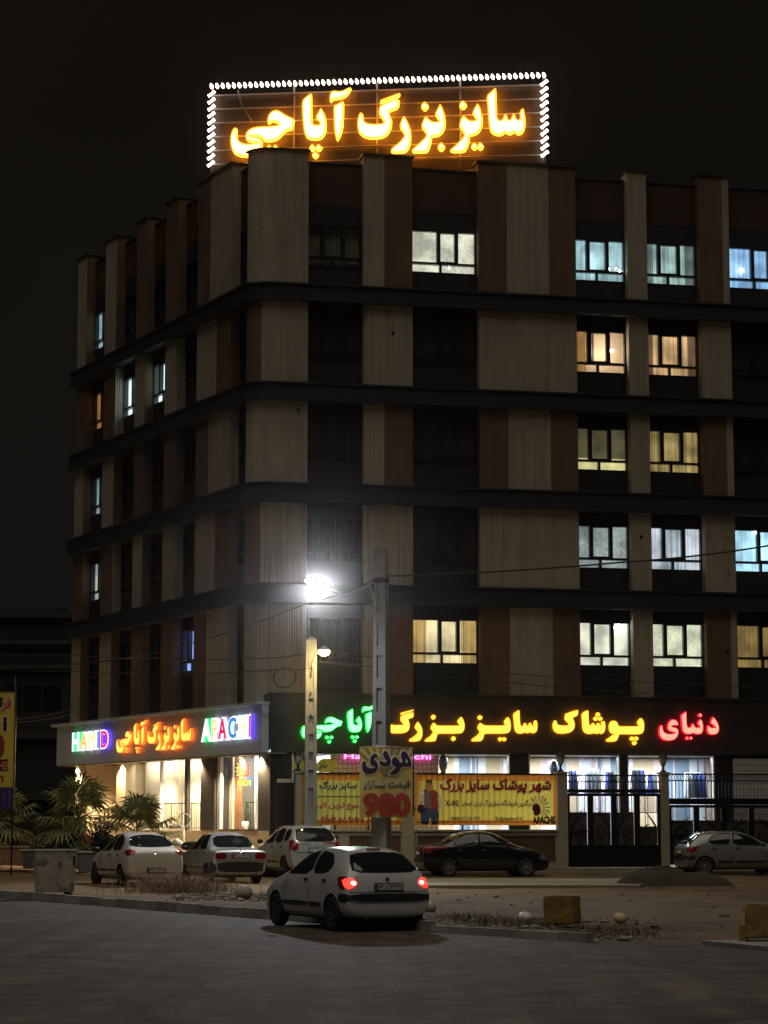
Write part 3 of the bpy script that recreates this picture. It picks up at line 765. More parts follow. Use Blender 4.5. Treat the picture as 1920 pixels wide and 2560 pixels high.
mb.build('stem', mat('plant_grey_green', (.16, .17, .10), .7), t)

# ================================================================== SIGNS
def emis3(n, face, fs, rim, rs_, back, bs):
    return [emat(n+'_face', face, fs), emat(n+'_glow_rim', rim, rs_), emat(n+'_return', back, bs)]  # second colour: weaker, deeper glow painted round the face, as bloom would look
def letters(parent, pl, loops_groups, mats, o0, o1, rim, name='letter'):
    for g in loops_groups:
        mb = MB(); f = on(pl)
        mb.loops(g, f, o0, o1, 1, 2)
        inner = [grow(l, -rim) if k == 0 else l for k, l in enumerate(g)]
        vs, tr = fill(inner)
        for t_ in tr: mb.face([f(*vs[k], o1+.006) for k in t_], 0)
        mb.build(name if len(g[0]) > 8 else 'letter_dot', mats, parent)
# outlines of the lettering, as drawn (crop scale, origin x, origin y)
cA, cB, cC = (.1929, 560, 210), (.14467, 860, 210), (.18686, 1090, 200)
cD, cE_, cF_, cG, cH = (.13261, 740, 1740), (.13261, 960, 1750), (.13261, 1170, 1750), (.16275, 1370, 1750), (.13261, 1620, 1750)
G_CHI = [(150,558),(168,580),(164,640),(172,695),(205,745),(260,770),(340,772),(400,765),(445,755),(400,752),(345,748),(305,735),(280,705),(275,670),(288,625),(325,585),(380,560),(450,548),(540,545),(640,540),(690,530),(722,520),(690,500),(640,482),(605,492),(580,515),(560,490),(560,450),(580,390),(620,350),(665,332),(710,340),(770,378),(830,415),(915,450),(900,520),(880,590),(820,598),(780,625),(740,670),(690,715),(640,735),(560,742),(525,735),(495,700),(450,675),(390,668),(335,672),(345,685),(400,683),(450,695),(485,715),(497,750),(490,810),(465,870),(420,915),(350,938),(270,942),(190,930),(130,895),(95,840),(78,760),(80,690),(95,620),(120,575)]
G_PA = [(1120,118),(1135,130),(1135,300),(1140,470),(1155,515),(1190,525),(1230,525),(1240,515),(1220,470),(1185,430),(1215,370),(1250,310),(1260,310),(1290,350),(1312,420),(1325,510),(1320,600),(1295,670),(1250,710),(1190,722),(1120,715),(1070,690),(1040,640),(1025,560),(1012,400),(1008,215),(1060,165)]
G_AL = [(1540,212),(1550,250),(1548,400),(1540,550),(1515,650),(1468,742),(1440,680),(1425,580),(1420,420),(1418,280),(1480,250)]
G_MAD = [(1640,40),(1645,60),(1620,110),(1570,165),(1500,190),(1420,195),(1400,215),(1382,235),(1365,205),(1368,150),(1385,95),(1420,82),(1480,92),(1540,85),(1600,50)]
G_GAF = [(290,485),(320,500),(328,560),(340,620),(380,665),(450,683),(550,688),(640,680),(700,660),(660,600),(605,520),(595,480),(600,440),(615,370),(780,300),(950,235),(945,410),(780,470),(800,530),(825,620),(820,720),(790,810),(740,880),(660,925),(540,942),(420,935),(330,905),(265,850),(232,770),(225,680),(240,580),(262,510)]
G_BAR = [(630,270),(790,212),(955,150),(965,165),(955,215),(790,272),(625,330),(620,300),(624,284)]
G_RE = [(1030,545),(1050,555),(1100,640),(1140,740),(1155,860),(1150,1000),(1120,1100),(1060,1180),(850,1190),(815,1165),(805,1130),(860,1080),(960,1000),(1050,890),(1010,810),(955,730),(980,640)]
G_BZ = [(1667,342),(1706,409),(1738,512),(1751,654),(1738,770),(1693,848),(1628,893),(1560,905),(1510,910),(1510,960),(1490,1060),(1450,1160),(1410,1180),(1210,1185),(1178,1165),(1170,1130),(1240,1070),(1340,980),(1420,900),(1400,820),(1332,725),(1355,650),(1405,540),(1440,570),(1480,615),(1530,645),(1600,648),(1640,640),(1630,610),(1565,515),(1610,430),(1650,350)]
G_YZ = [(360,465),(385,480),(430,525),(470,540),(530,535),(540,525),(520,490),(483,435),(510,380),(550,308),(575,325),(605,400),(622,490),(620,590),(595,665),(550,715),(490,738),(445,745),(445,800),(430,870),(400,930),(375,960),(205,965),(185,930),(250,880),(330,800),(380,735),(350,670),(303,600),(330,530)]
G_SA = [(795,100),(803,120),(808,300),(815,460),(830,520),(860,540),(890,525),(910,460),(930,448),(950,465),(965,520),(985,535),(1005,510),(1030,445),(1050,445),(1065,480),(1080,525),(1105,530),(1125,515),(1115,430),(1140,390),(1160,375),(1180,395),(1192,470),(1195,560),(1185,640),(1160,700),(1120,725),(1080,720),(1045,685),(1020,715),(985,725),(950,715),(925,690),(895,725),(850,738),(790,730),(740,700),(712,640),(700,560),(690,400),(672,215),(730,155)]
def bb(a): return min(p[0] for p in a), max(p[0] for p in a), min(p[1] for p in a), max(p[1] for p in a)
def refit(a, x0, x1, y0, y1):
    p = bb(a); return [(x0+(x-p[0])/(p[1]-p[0])*(x1-x0), y0+(y-p[2])/(p[3]-p[2])*(y1-y0)) for x, y in a]
def topl(pl, crop, loops, o, it=1):
    s_, x0, y0 = crop
    return [[pl.hit(x0+x*s_, y0+y*s_, o) for x, y in (smooth(l, it) if len(l) > 8 else l)] for l in loops]
ROOF = [(cA, [[G_CHI], [G_PA], [G_AL], [G_MAD]] + [[dia(x, y, a, b_)] for x, y, a, b_ in ((583,822,42,48),(664,822,42,48),(623,905,42,48),(1145,822,50,55),(1225,822,50,55),(1183,915,50,55))]),
        (cB, [[G_GAF], [G_BAR], [G_RE], [G_BZ], [dia(1395,378,75,92)], [dia(1678,1080,75,90)]]),
        (cC, [[G_YZ], [G_SA], [dia(360,330,60,68)], [dia(512,882,52,60)], [dia(592,882,52,60)]])]
RS = thing('rooftop_sign', SG.at(0, 24.6, 0), 'large warm lit rooftop sign framed by a row of white bulbs', 'sign')
warm = emis3('rooftop_letter', (1.0, .55, .12), 7.0, (1.0, .40, .02), 1.5, (1.0, .32, .02), 11.0)
roofgroups = []
for c, gs in ROOF:
    for g in gs: roofgroups.append(topl(SG, c, g, 0.25))
letters(RS, SG, roofgroups, warm, 0.12, 0.25, .06)
uL, zL = SG.hit(528, 412); uR, zR = SG.hit(1362, 394); uTL, zTL = SG.hit(528, 212); uTR, zTR = SG.hit(1362, 194)
zt_ = (zTL + zTR)/2
RAILM = mat('sign_rail', (0.20, 0.17, 0.14), 0.5)
nr = 9
for k in range(nr):
    z = 24.7 + (zt_-.35-24.7)*k/(nr-1)
    mb = MB(); mb.tube([SG.at(uL, z, 0.0), SG.at(uR, z, 0.0)], .028, 6); mb.build('rail', RAILM, RS)
mb = MB(); mb.pbox(SG, uL, uR, 24.6, zt_-.35, -.16, -.10)  # added sheet: catches the letters' light to make a glow behind them
mb.build('backing_sheet', mat('sign_glow_catcher', (0.055, 0.036, 0.020), 0.7, noise=(.9, .2)), RS)
for u in (uL+.02, uL+(uR-uL)*.25, (uL+uR)/2, uL+(uR-uL)*.75, uR-.02):
    mb = MB(); mb.tube([SG.at(u, 24.4, -.05), SG.at(u, zt_, -.05)], .045, 6); mb.build('post', RAILM, RS)
    mb = MB(); mb.tube([SG.at(u, 24.4, -2.2), SG.at(u, zt_-.8, -.1)], .035, 6); mb.build('brace', RAILM, RS)
mb = MB(); mb.tube([SG.at(uL+1.0, zt_-.2, .1), SG.at(uL+1.15, zt_-.75, .14), SG.at(uL+1.6, zt_-1.5, .1)], .02, 5); mb.build('hanging_cable', RAILM, RS)
mb = MB(); mb.pbox(SG, uL-.08, uR+.08, zt_-.03, zt_+.03, -.02, .06); mb.build('bulb_bar', DARKM, RS)
for u in (uL, uR):
    mb = MB(); mb.pbox(SG, u-.03, u+.03, zL-.1, zt_-.03, -.02, .06); mb.build('bulb_bar', DARKM, RS)
BULB = emat('white_bulb', (1.0, .82, .70), 7.0)
for k in range(60):
    u = uL + (uR-uL)*k/59
    mb = MB(); mb.tube([SG.at(u-.03, zt_+.09, .1), SG.at(u-.01, zt_+.03, .1), SG.at(u+.01, zt_-.04, .1), SG.at(u+.03, zt_-.11, .1)], .05, 8, rr=[.02, .05, .066, .03]); mb.build('bulb', BULB, RS)
for u0 in (uL, uR):
    for k in range(11):
        z = zt_-.32 - (zt_-.32-zL)*k/10
        mb = MB(); mb.tube([SG.at(u0-.12, z-.08, .1), SG.at(u0, z, .1), SG.at(u0+.12, z+.1, .1)], .045, 8, rr=[.06, .045, .065]); mb.build('bulb', BULB, RS)

# lit words over the front windows
def front(label, mats, sets):
    t = thing('lit_letter_sign', GR.at(*[GR.hit(sets[0][0][1]+20, 1800, .3)[0], 5.0, .22]), label, 'sign')
    groups = []
    for c, gs in sets:
        for g in gs: groups.append(topl(GR, c, g, .36))
    letters(t, GR, groups, mats, .27, .36, .022)
green = emis3('green_letter', (.19, 1.0, .30), 2.5, (.02, .85, .10), .85, (0, 1, .06), 3.2)
amber = emis3('amber_letter', (1.0, .56, .06), 1.8, (1.0, .50, .02), 1.0, (1, .33, .01), 4.2)
red = emis3('red_letter', (1.0, .17, .11), 2.7, (1.0, .03, .05), .9, (1, .005, .02), 3.6)
front('green lit word sign at the left end of the dark front fascia', green,
      [(cD, [[refit(G_CHI,100,885,385,830)], [refit(G_PA,968,1252,235,692)], [refit(G_AL,1312,1432,285,700)], [refit(G_MAD,1250,1508,155,318)]] + [[dia(x, y, 45)] for x, y in ((590,780),(675,780),(632,862),(1075,775),(1155,775),(1115,850))])])
A_GAF = [(160,455),(180,470),(390,465),(350,420),(318,375),(330,290),(565,215),(562,330),(455,365),(475,400),(490,470),(485,530),(455,590),(400,620),(330,630),(165,628),(140,600),(140,470)]
A_BAR = [(335,235),(445,205),(555,175),(566,185),(560,210),(445,247),(330,285),(325,260),(328,246)]
A_BZ = [(945,425),(965,440),(1000,475),(1040,480),(1430,480),(1440,470),(1390,405),(1420,360),(1455,318),(1475,325),(1505,380),(1525,460),(1520,550),(1490,610),(1440,635),(1010,635),(1005,680),(980,760),(960,785),(800,785),(775,760),(800,735),(880,680),(945,605),(885,530),(910,470)]
A_YZ = [(240,425),(280,455),(320,478),(725,478),(685,410),(720,360),(755,318),(775,335),(800,390),(812,470),(808,560),(780,610),(720,635),(310,635),(300,700),(270,760),(240,780),(90,778),(75,755),(100,725),(180,670),(240,605),(185,525),(210,470)]
A_KAF = [(115,310),(138,325),(145,370),(180,385),(250,390),(340,382),(310,340),(265,300),(275,215),(290,205),(455,148),(468,155),(462,240),(380,275),(405,320),(418,380),(405,440),(370,485),(310,510),(230,520),(150,508),(105,475),(83,420),(85,360),(100,325)]
A_SHA = [(615,155),(625,165),(628,300),(635,370),(650,395),(675,385),(690,352),(710,350),(725,385),(745,395),(760,370),(775,350),(795,360),(805,385),(830,390),(825,345),(850,322),(868,320),(882,350),(885,420),(875,480),(850,515),(825,522),(795,505),(775,520),(745,520),(715,503),(690,520),(640,522),(590,510),(555,475),(540,420),(535,330),(527,215),(575,175)]
A_PU = [(1015,315),(1050,325),(1075,360),(1085,395),(1110,402),(1420,402),(1375,348),(1400,310),(1430,275),(1450,285),(1475,330),(1482,400),(1475,470),(1450,515),(1405,528),(1095,525),(1085,570),(1060,620),(1035,640),(920,642),(903,620),(905,605),(950,580),(1005,535),(1035,515),(985,515),(958,480),(943,425),(952,365),(980,325)]
R_YE = [(258,470),(278,485),(280,540),(300,595),(345,630),(420,638),(480,632),(522,620),(470,605),(420,590),(380,560),(370,520),(375,460),(400,410),(445,370),(495,362),(540,385),(570,430),(578,480),(530,482),(490,478),(440,495),(480,510),(530,520),(565,545),(578,590),(575,650),(545,710),(490,755),(410,772),(330,765),(265,735),(225,680),(208,610),(215,540),(232,485)]
R_NIA = [(720,215),(725,225),(732,400),(738,480),(755,515),(790,515),(815,500),(830,450),(850,442),(865,460),(885,505),(920,518),(970,515),(980,505),(935,440),(960,390),(990,358),(1010,368),(1035,430),(1047,510),(1040,580),(1015,630),(970,650),(900,645),(855,620),(820,645),(760,650),(700,635),(660,595),(645,530),(635,400),(622,290),(670,250)]
R_DAL = [(1225,318),(1245,328),(1290,385),(1330,455),(1345,530),(1335,600),(1295,645),(1230,658),(1165,648),(1125,610),(1115,550),(1122,490),(1140,470),(1155,490),(1180,515),(1230,522),(1280,520),(1240,480),(1178,430),(1195,380)]
front('long amber lit sign of three words in the middle of the dark front fascia', amber,
      [(cE_, [[A_GAF], [A_BAR], [refit(G_RE,482,730,412,785)], [A_BZ], [dia(940,322,52,58)], [dia(1318,727,52,55)]]),
       (cF_, [[A_YZ], [refit(G_SA,862,1315,185,635)], [dia(235,330,52,56)], [dia(616,738,44,48)], [dia(694,738,44,48)]]),
       (cG, [[A_KAF], [A_SHA], [A_PU]] + [[dia(x, y, 40)] for x, y in ((775,222),(740,287),(811,287),(1298,592),(1364,592),(1335,660))])])
front('red lit word sign at the right end of the dark front fascia', red,
      [(cH, [[R_YE], [R_NIA], [R_DAL], [dia(988,287,45,47)], [dia(742,718,38,42)], [dia(813,718,38,42)]])])

# board sign on the left shop
LS = thing('shop_sign_board', GL.at(lu(400, 1850, .3), 4.14, .3), 'grey metal shop sign board with coloured lit letters over the left shop', 'sign')
u0, u1 = lu(655, 1880, .3), lu(141, 1914, .3)
BOARD = mat('brushed_grey_panel', (0.56, 0.63, 0.67), 0.42, metal=.0, noise=(.8, .12))
mb = MB(); n = 9
for k in range(n):
    a = u0 + (u1-u0)*k/n; mb.pbox(GL, a+.004, a+(u1-u0)/n-.004, 4.14, 5.74, .24, .30)
mb.pbox(GL, u0+.01, u1-.01, 4.15, 5.73, .05, .24); mb.build('board', BOARD, LS)
mb = MB(); mb.pbox(GL, u0+.0, u1+.35, 5.745, 5.84, -.25, .46); mb.build('canopy_lip', BOARD, LS)
mb = MB(); mb.pbox(GL, u1-.05, u0-.35, 4.09, 4.135, -.45, .28); mb.build('soffit', mat('soffit_metal', (.32, .28, .24), .35, metal=.5), LS)
leftl = emis3('orange_letter', (1.0, .66, .10), 1.3, (1.0, .28, .02), 1.0, (1, .14, .01), 1.5)
allp = [p for g in roofgroups for l in g for p in l]
ru0, ru1, rz0, rz1 = min(p[0] for p in allp), max(p[0] for p in allp), min(p[1] for p in allp), max(p[1] for p in allp)
tu0, tu1 = lu(291, 1880, .45), lu(478, 1850, .45)            # u shrinks to the right on this wall
tz0, tz1 = 4.40, 5.62
lg = []
for g in roofgroups:
    lg.append([[(tu0+(u-ru0)/(ru1-ru0)*(tu1-tu0), tz0+(z-rz0)/(rz1-rz0)*(tz1-tz0)) for u, z in l] for l in g])
letters(LS, GL, lg, leftl, .36, .46, .012)
def latin(word, cols, px0, px1, py, z0, z1, o):
    a, c = lu(px0, py, o), lu(px1, py, o); n = len(word)
    tot = text_loops(word, 0.0)
    x0 = bounds(tot)[0]; xw = bounds(tot)[1]-x0
    for i, ch in enumerate(word):
        pre = text_loops(word[:i+1], 0.0); b_ = bounds(pre)[1]; lp1 = text_loops(ch, 0.0); wch = bounds(lp1)[1]-bounds(lp1)[0]
        A, B = (b_-wch-x0)/xw, (b_-x0)/xw
        f0, f1 = a+(c-a)*A, a+(c-a)*B
        big = fit(text_loops(ch, .055), f0+(f0-f1)*.06, f1-(f0-f1)*.05, z0, z1)
        sml = fit(text_loops(ch, .018), f0+(f1-f0)*.07, f1-(f1-f0)*.07, z0+.055, z1-.055)
        mb = MB(); mb.loops(big, on(GL), o-.12, o, 0, 1); mb.loops(sml, on(GL), o, o+.02, 2)
        c1, halo = cols[i]
        mb.build('letter', [emat('letter_white_edge', (1.0, 1.0, 1.0), 1.1), emat('letter_halo_%s%d' % (word[0], i), halo, 1.1), emat('letter_core_%s%d' % (word[0], i), c1, 1.0)], LS)
latin('HAMID', [((.75, 1, .95), (.05, .9, .3)), ((1, .55, .08), (.9, .8, .9)), ((1, .9, .35), (.8, .8, 1)), ((.03, .18, .75), (.1, .1, 1)), ((.75, .02, .25), (.15, .05, 1))], 181, 271, 1850, 4.66, 5.42, .45)
latin('APACHI', [((.8, 1, .95), (.05, .9, .3)), ((1, .7, .35), (.9, .8, .9)), ((.7, .01, .12), (.8, .7, 1)), ((.02, .22, .6), (.6, .8, 1)), ((1, .95, .6), (.8, .8, 1)), ((.5, .03, .5), (.12, .05, 1))], 504, 627, 1825, 4.62, 5.44, .45)
SPOTM = emat('downlight_glow', (1.0, .90, .72), 9)
for i, (px, py) in enumerate(((187, 1912), (240, 1908), (299, 1904), (360, 1899), (428, 1895), (496, 1889), (568, 1885), (645, 1880))):
    q = GL.hit(px, py, .12)[0]
    mb = MB(); mb.lathe([(0, 4.078), (.075, 4.078), (.085, 4.095)], GL.at(q, 0, .12), 14); mb.lathe([(.085, 4.095), (.10, 4.07), (.105, 4.095)], GL.at(q, 0, .12), 14, mi=1)
    mb.build('downlight', [SPOTM, CHROME], LS)
    light('downlight', 'SPOT', GL.at(q, 4.05, .12), 1000 if i else 1200, (1.0, .76, .46), None, .06, spot_size=rad(125), spot_blend=.6)
# neon emblem in the narrow window
t = thing('neon_emblem', GL.at(lu(620, 1935, -.2), 2.9, -.2), 'small coloured neon emblem of a feathered head hanging in the narrow shop window', 'sign')
def nz(px, py): return GL.at(*GL.hit(px, py, -.2), -.2)
NR, NY, NB, NW = emat('neon_red', (1, .05, .03), 2.2), emat('neon_yellow', (1, .62, .06), 2.0), emat('neon_blue', (.04, .35, 1), 2.0), emat('neon_white', (1, .95, .8), 3)
for k in range(7):
    mb = MB(); a = rad(100 + k*22); cx, cy = 609+12*.3, 1925
    p = [(cx, cy), (cx+math.cos(a+.25)*14, cy-math.sin(a+.25)*16), (cx+math.cos(a)*24, cy-math.sin(a)*28), (cx+math.cos(a-.25)*14, cy-math.sin(a-.25)*16), (cx, cy)]
    mb.tube([nz(*q) for q in p], .016, 5); mb.build('feather', NW if k < 2 else NY, t)
mb = MB(); mb.tube([nz(*q) for q in ((614, 1905), (621, 1912), (620, 1918), (624, 1925), (620, 1928), (622, 1934), (618, 1940), (610, 1938), (612, 1946))], .018, 5); mb.build('face_profile', NR, t)
for x0, x1, m in ((590, 600, NR), (600, 612, NY), (612, 628, NB)):
    mb = MB(); mb.tube([nz(x0, 1968 - (x0-590)*.1), nz(x0, 1946), nz(x1, 1944), nz(x1, 1966)], .02, 5); mb.build('name_box', m, t)
mb = MB()
lp = fit(text_loops('APACHI', .02), lu(592, 1955, -.18), lu(626, 1955, -.18), GL.hit(600, 1964, -.18)[1], GL.hit(600, 1950, -.18)[1])
mb.loops(lp, on(GL), -.2, -.18); mb.build('lettering', NY, t)
mb = MB(); mb.tube([nz(612, 1880), nz(612, 1900)], .006, 4); mb.build('hanging_wire', DARKM, t)

# ================================================================== THINGS INSIDE THE FRONT SHOP
def gp(px, py, o): return GR.at(*GR.hit(px, py, o), o)
mb = MB(); u0, u1 = GR.hit(826, 1900, -.5)[0], GR.hit(1096, 1900, -.5)[0]
mb.pbox(GR, u0, u1, .5, 4.1, -.62, -.5)
pm = mat('lattice_wallpaper', (.80, .58, .38), .7)
nt = pm.node_tree; N = nt.nodes; u_ = N.new('ShaderNodeUVMap'); br = N.new('ShaderNodeTexVoronoi'); br.feature = 'DISTANCE_TO_EDGE'; br.inputs['Scale'].default_value = 6.5; br.inputs['Randomness'].default_value = 0.35
r_ = N.new('ShaderNodeValToRGB'); r_.color_ramp.elements[0].position = .05; r_.color_ramp.elements[1].position = .09; r_.color_ramp.elements[0].color = (.36, .15, .06, 1); r_.color_ramp.elements[1].color = (.85, .63, .42, 1)
nt.links.new(u_.outputs[0], br.inputs['Vector']); nt.links.new(br.outputs['Distance'], r_.inputs[0]); nt.links.new(r_.outputs[0], N['Principled BSDF'].inputs['Base Color'])
pw = mb.build('patterned_wall', pm, BLD)
PK = emis3('pink_neon', (1, .72, .95), 1.3, (1, .1, .8), 1.1, (1, .05, .8), 2.0)
t = thing('pink_lit_sign', gp(970, 1900, -.4), 'pink lit script sign on the patterned wall behind the hanging price banner', 'sign')
u0, u1, z0, z1 = GR.hit(860, 1904, -.38)[0], GR.hit(1079, 1904, -.38)[0], GR.hit(970, 1903, -.38)[1], GR.hit(970, 1881, -.38)[1]
lp = fit(text_loops('Hamid Apachi', .03), u0, u1, z0, z1-.03)
mb = MB(); mb.loops(lp, on(GR), -.46, -.40, 1, 2); mb.loops(fit(text_loops('Hamid Apachi', .0), u0+.02, u1-.02, z0+.015, z1-.045), on(GR), -.40, -.38, 0); mb.build('lettering', PK, t)
YB = mat('yellow_display_card', (.80, .72, .10), .5); 
def card(label, poly, o, m, txt=None, tc=None):
    f = on(GR); lp = [GR.hit(x, y, o) for x, y in poly]
    t = thing('display_card', f(*lp[0], o), label, 'display card')
    mb = MB(); mb.loops([lp], f, o-.02, o); mb.build('card', m, t)
    if txt:
        mb = MB(); L2 = fit(text_loops(fa(txt[0]), .02), GR.hit(txt[1], 1900, o)[0], GR.hit(txt[2], 1900, o)[0], GR.hit(800, txt[4], o)[1], GR.hit(800, txt[3], o)[1], txt[5]); mb.loops(L2, f, o, o+.012); mb.build('lettering', tc, t)
card('wide yellow fan shaped display card in the left end of the front shop window', smooth([(793, 1905), (805, 1897), (825, 1896), (844, 1906), (836, 1918), (830, 1931), (790, 1931)]), -.1, YB, ('سایز', 794, 815, 1902, 1925, .35), mat('card_navy', (.03, .03, .12), .5))
card('small yellow and green display card at the far left edge of the front shop window', smooth([(731, 1888), (748, 1886), (746, 1900), (760, 1900), (761, 1931), (730, 1931)]), -.12, mat('yellow_green_card', (.66, .74, .14), .5))
def mannequin(px, py, o, label):
    p = gp(px, py, o); t = thing('mannequin_head', (p.x, p.y, 3.0), label, 'mannequin')
    mb = MB(); mb.lathe([(.0, 2.7), (.26, 2.7), (.26, 2.85), (.09, 3.05), (.085, 3.2), (.12, 3.28), (.15, 3.42), (.152, 3.55), (.12, 3.68), (.05, 3.74), (0, 3.75)], (p.x, p.y, p.z-3.5), 16); mb.build('head', mat('silver_grey_gloss', (.16, .17, .19), .18, metal=.4), t)
    mb = MB(); mb.ball((p.x+.0, p.y-.15, p.z-.02), .035, 6); mb.build('nose', MATS['silver_grey_gloss'], t)
mannequin(1108, 1905, -.35, 'shiny dark mannequin bust beside the patterned wall in the left front window')
mannequin(1384, 1918, -.8, 'small pale shiny mannequin at the left of the middle front window')
def rack(px0, px1, y0, y1, o, col, label):
    u0, z1 = GR.hit(px0, y0, o); u1, z0 = GR.hit(px1, y1, o)
    t = thing('clothes_rack', GR.at(u0, .5, o), label, 'clothes rack', )
    mb = MB(); mb.tube([GR.at(u0, .5, o), GR.at(u0, z1+.06, o), GR.at(u1, z1+.06, o), GR.at(u1, .5, o)], .02, 6); mb.build('rail', CHROME, t)
    n = max(2, int((u1-u0)/.13)); rs = random.Random(px0)
    for k in range(n):
        a = u0 + (u1-u0)*(k+.15)/n; w_ = (u1-u0)/n*.7
        mb = MB(); c = [GR.at(a, z0, o-.25), GR.at(a+w_, z0, o-.25), GR.at(a+w_, z0, o+.25), GR.at(a, z0, o+.25), GR.at(a+w_*.3, z1, o-.2), GR.at(a+w_*.7, z1, o-.2), GR.at(a+w_*.7, z1, o+.2), GR.at(a+w_*.3, z1, o+.2)]
        mb.hexa(c); mb.build('garment', col[rs.randrange(len(col))], t)
NAVY, BLUE, GREYC, BLK = mat('navy_cloth', (.02, .025, .06), .85), mat('blue_cloth', (.03, .07, .30), .85), mat('grey_cloth', (.22, .24, .27), .85), mat('black_cloth', (.015, .015, .018), .85)
rack(1420, 1442, 1928, 1985, -1.2, [BLK, BLUE, NAVY], 'dark and blue clothes hanging at the left of the middle front window')
rack(1460, 1500, 1927, 1990, -1.5, [BLK, GREYC], 'wide rack of black and grey clothes in the middle front window')
rack(1512, 1545, 1930, 1985, -1.2, [GREYC, BLUE, BLK], 'grey and blue clothes beside the pillar in the middle front window')
rack(1578, 1612, 1926, 1990, -1.2, [BLUE, NAVY, BLUE], 'bright blue jackets at the left of the right front window')
rack(1618, 1642, 1936, 1990, -1.4, [BLUE, GREYC], 'short row of blue and grey shirts in the right front window')
rack(1712, 1764, 1936, 1995, -1.2, [BLUE, NAVY, GREYC], 'long rack of blue clothes at the right end of the right front window')
# roller shutter at the far right
t = thing('roller_shutter', GR.at(gu(1805), .5, .12), 'pale slatted roller shutter at the far right of the ground floor', 'shutter')
for k in range(16):
    z = .6 + k*.215; mb = MB(); mb.pbox(GR, gu(1832), gu(1832)+4.5, z, z+.2, .1, .14); mb.build('slat', mat('shutter_grey', (.45, .43, .41), .5), t)

# ================================================================== STREET FENCE
def fu(px, py=2000, o=0.0): return FE.hit(px, py, o)[0]
def fz(py, px=1200, o=0.0): return FE.hit(px, py, o)[1]
FWALL = mat('fence_plaster', (0.36, 0.31, 0.22), 0.8, noise=(1.2, .14), bump=(12, .15))
IRON = mat('black_iron', (0.014, 0.012, 0.011), 0.45, metal=.4)
zTop, zW = fz(1935), fz(2074)
FW = thing('street_wall', FE.at(fu(1000), 0.3, 0), 'low beige street wall with brown recessed panels and beige posts in front of the shop', 'wall')
mb = MB(); mb.pbox(FE, fu(690), fu(1392), .2, zW-.06, -.15, .10); mb.build('wall', FWALL, FW)
mb = MB(); mb.pbox(FE, fu(690), fu(1392), zW-.06, zW, -.18, .14); mb.build('coping', FWALL, FW)
WPAN = mat('brown_wall_panel', (0.11, 0.06, 0.035), .6, noise=(2, .2))
for a, c in ((764, 845), (872, 1000), (1042, 1208), (1222, 1385)):
    mb = MB(); z0, z1 = fz(2148), fz(2092)
    mb.pbox(FE, fu(a), fu(c), z0, z1, .09, .104); mb.pbox(FE, fu(a), fu(c), z1, z1+.05, .09, .125); mb.pbox(FE, fu(a), fu(c), z0-.05, z0, .09, .125)
    mb.build('wall_panel', WPAN, FW)
for a, c, zt in ((737, 752, zTop), (1004, 1033, zTop), (1392, 1416, zTop+.02), (1651, 1669, zTop+.02)):
    mb = MB(); mb.pbox(FE, fu(a), fu(c), .2, zt, -.17, .16); mb.build('post', FWALL, FW)
    mb = MB(); mb.pbox(FE, fu(a)-.05, fu(c)+.05, zt, zt+.06, -.22, .21); mb.build('post_cap', FWALL, FW)
# dark metal slat fence at the left of the wall
t = thing('metal_slat_fence', FE.at(fu(692), .3, 0), 'dark vertical slat fence section beside the corner of the left shop', 'fence')
u0, u1 = fu(692), fu(735); n = 16
for k in range(n):
    mb = MB(); a = u0+(u1-u0)*k/n; mb.pbox(FE, a, a+(u1-u0)/n*.8, .4, zTop-.3, -.03, .03); mb.build('slat', IRON, t)
mb = MB(); mb.pbox(FE, u0, u1, zTop-.3, zTop-.18, -.05, .05); mb.build('top_rail', FWALL, t)
# lanterns on posts
LGL = mat('lantern_glass', (.55, .42, .32), .3, noise=(6, .1))
def lantern(pxc, label):
    p = FE.at(fu(pxc), zTop+.06, 0); t = thing('wall_lantern', p, label, 'lantern', 'lanterns on the street wall posts')
    z = p.z
    mb = MB(); mb.lathe([(.16, 0), (.13, .03), (.05, .10), (.035, .2), (.06, .24)], (p.x, p.y, z), 10); mb.build('base', IRON, t)
    mb = MB(); mb.lathe([(.05, .24), (.10, .36), (.125, .50), (.12, .52)], (p.x, p.y, z), 6, smooth=False); mb.build('glass_shade', LGL, t)
    mb = MB(); mb.lathe([(.16, .515), (.15, .54), (.06, .64), (.03, .66), (.035, .69), (.008, .76), (0, .78)], (p.x, p.y, z), 10); mb.build('cap', IRON, t)
    for k in range(6):
        a = k*math.pi/3; mb = MB(); mb.tube([(p.x+r*math.cos(a), p.y+r*math.sin(a), z+h) for r, h in ((.055, .24), (.107, .36), (.13, .51))], .009, 4); mb.build('cage_bar', IRON, t)
lantern(744.5, 'black lantern on the leftmost wall post, beside the shorter concrete pole')
lantern(1402, 'black lantern on the post between the yellow banner and the iron gate')
lantern(1659, 'black lantern on the post at the right side of the iron gate')
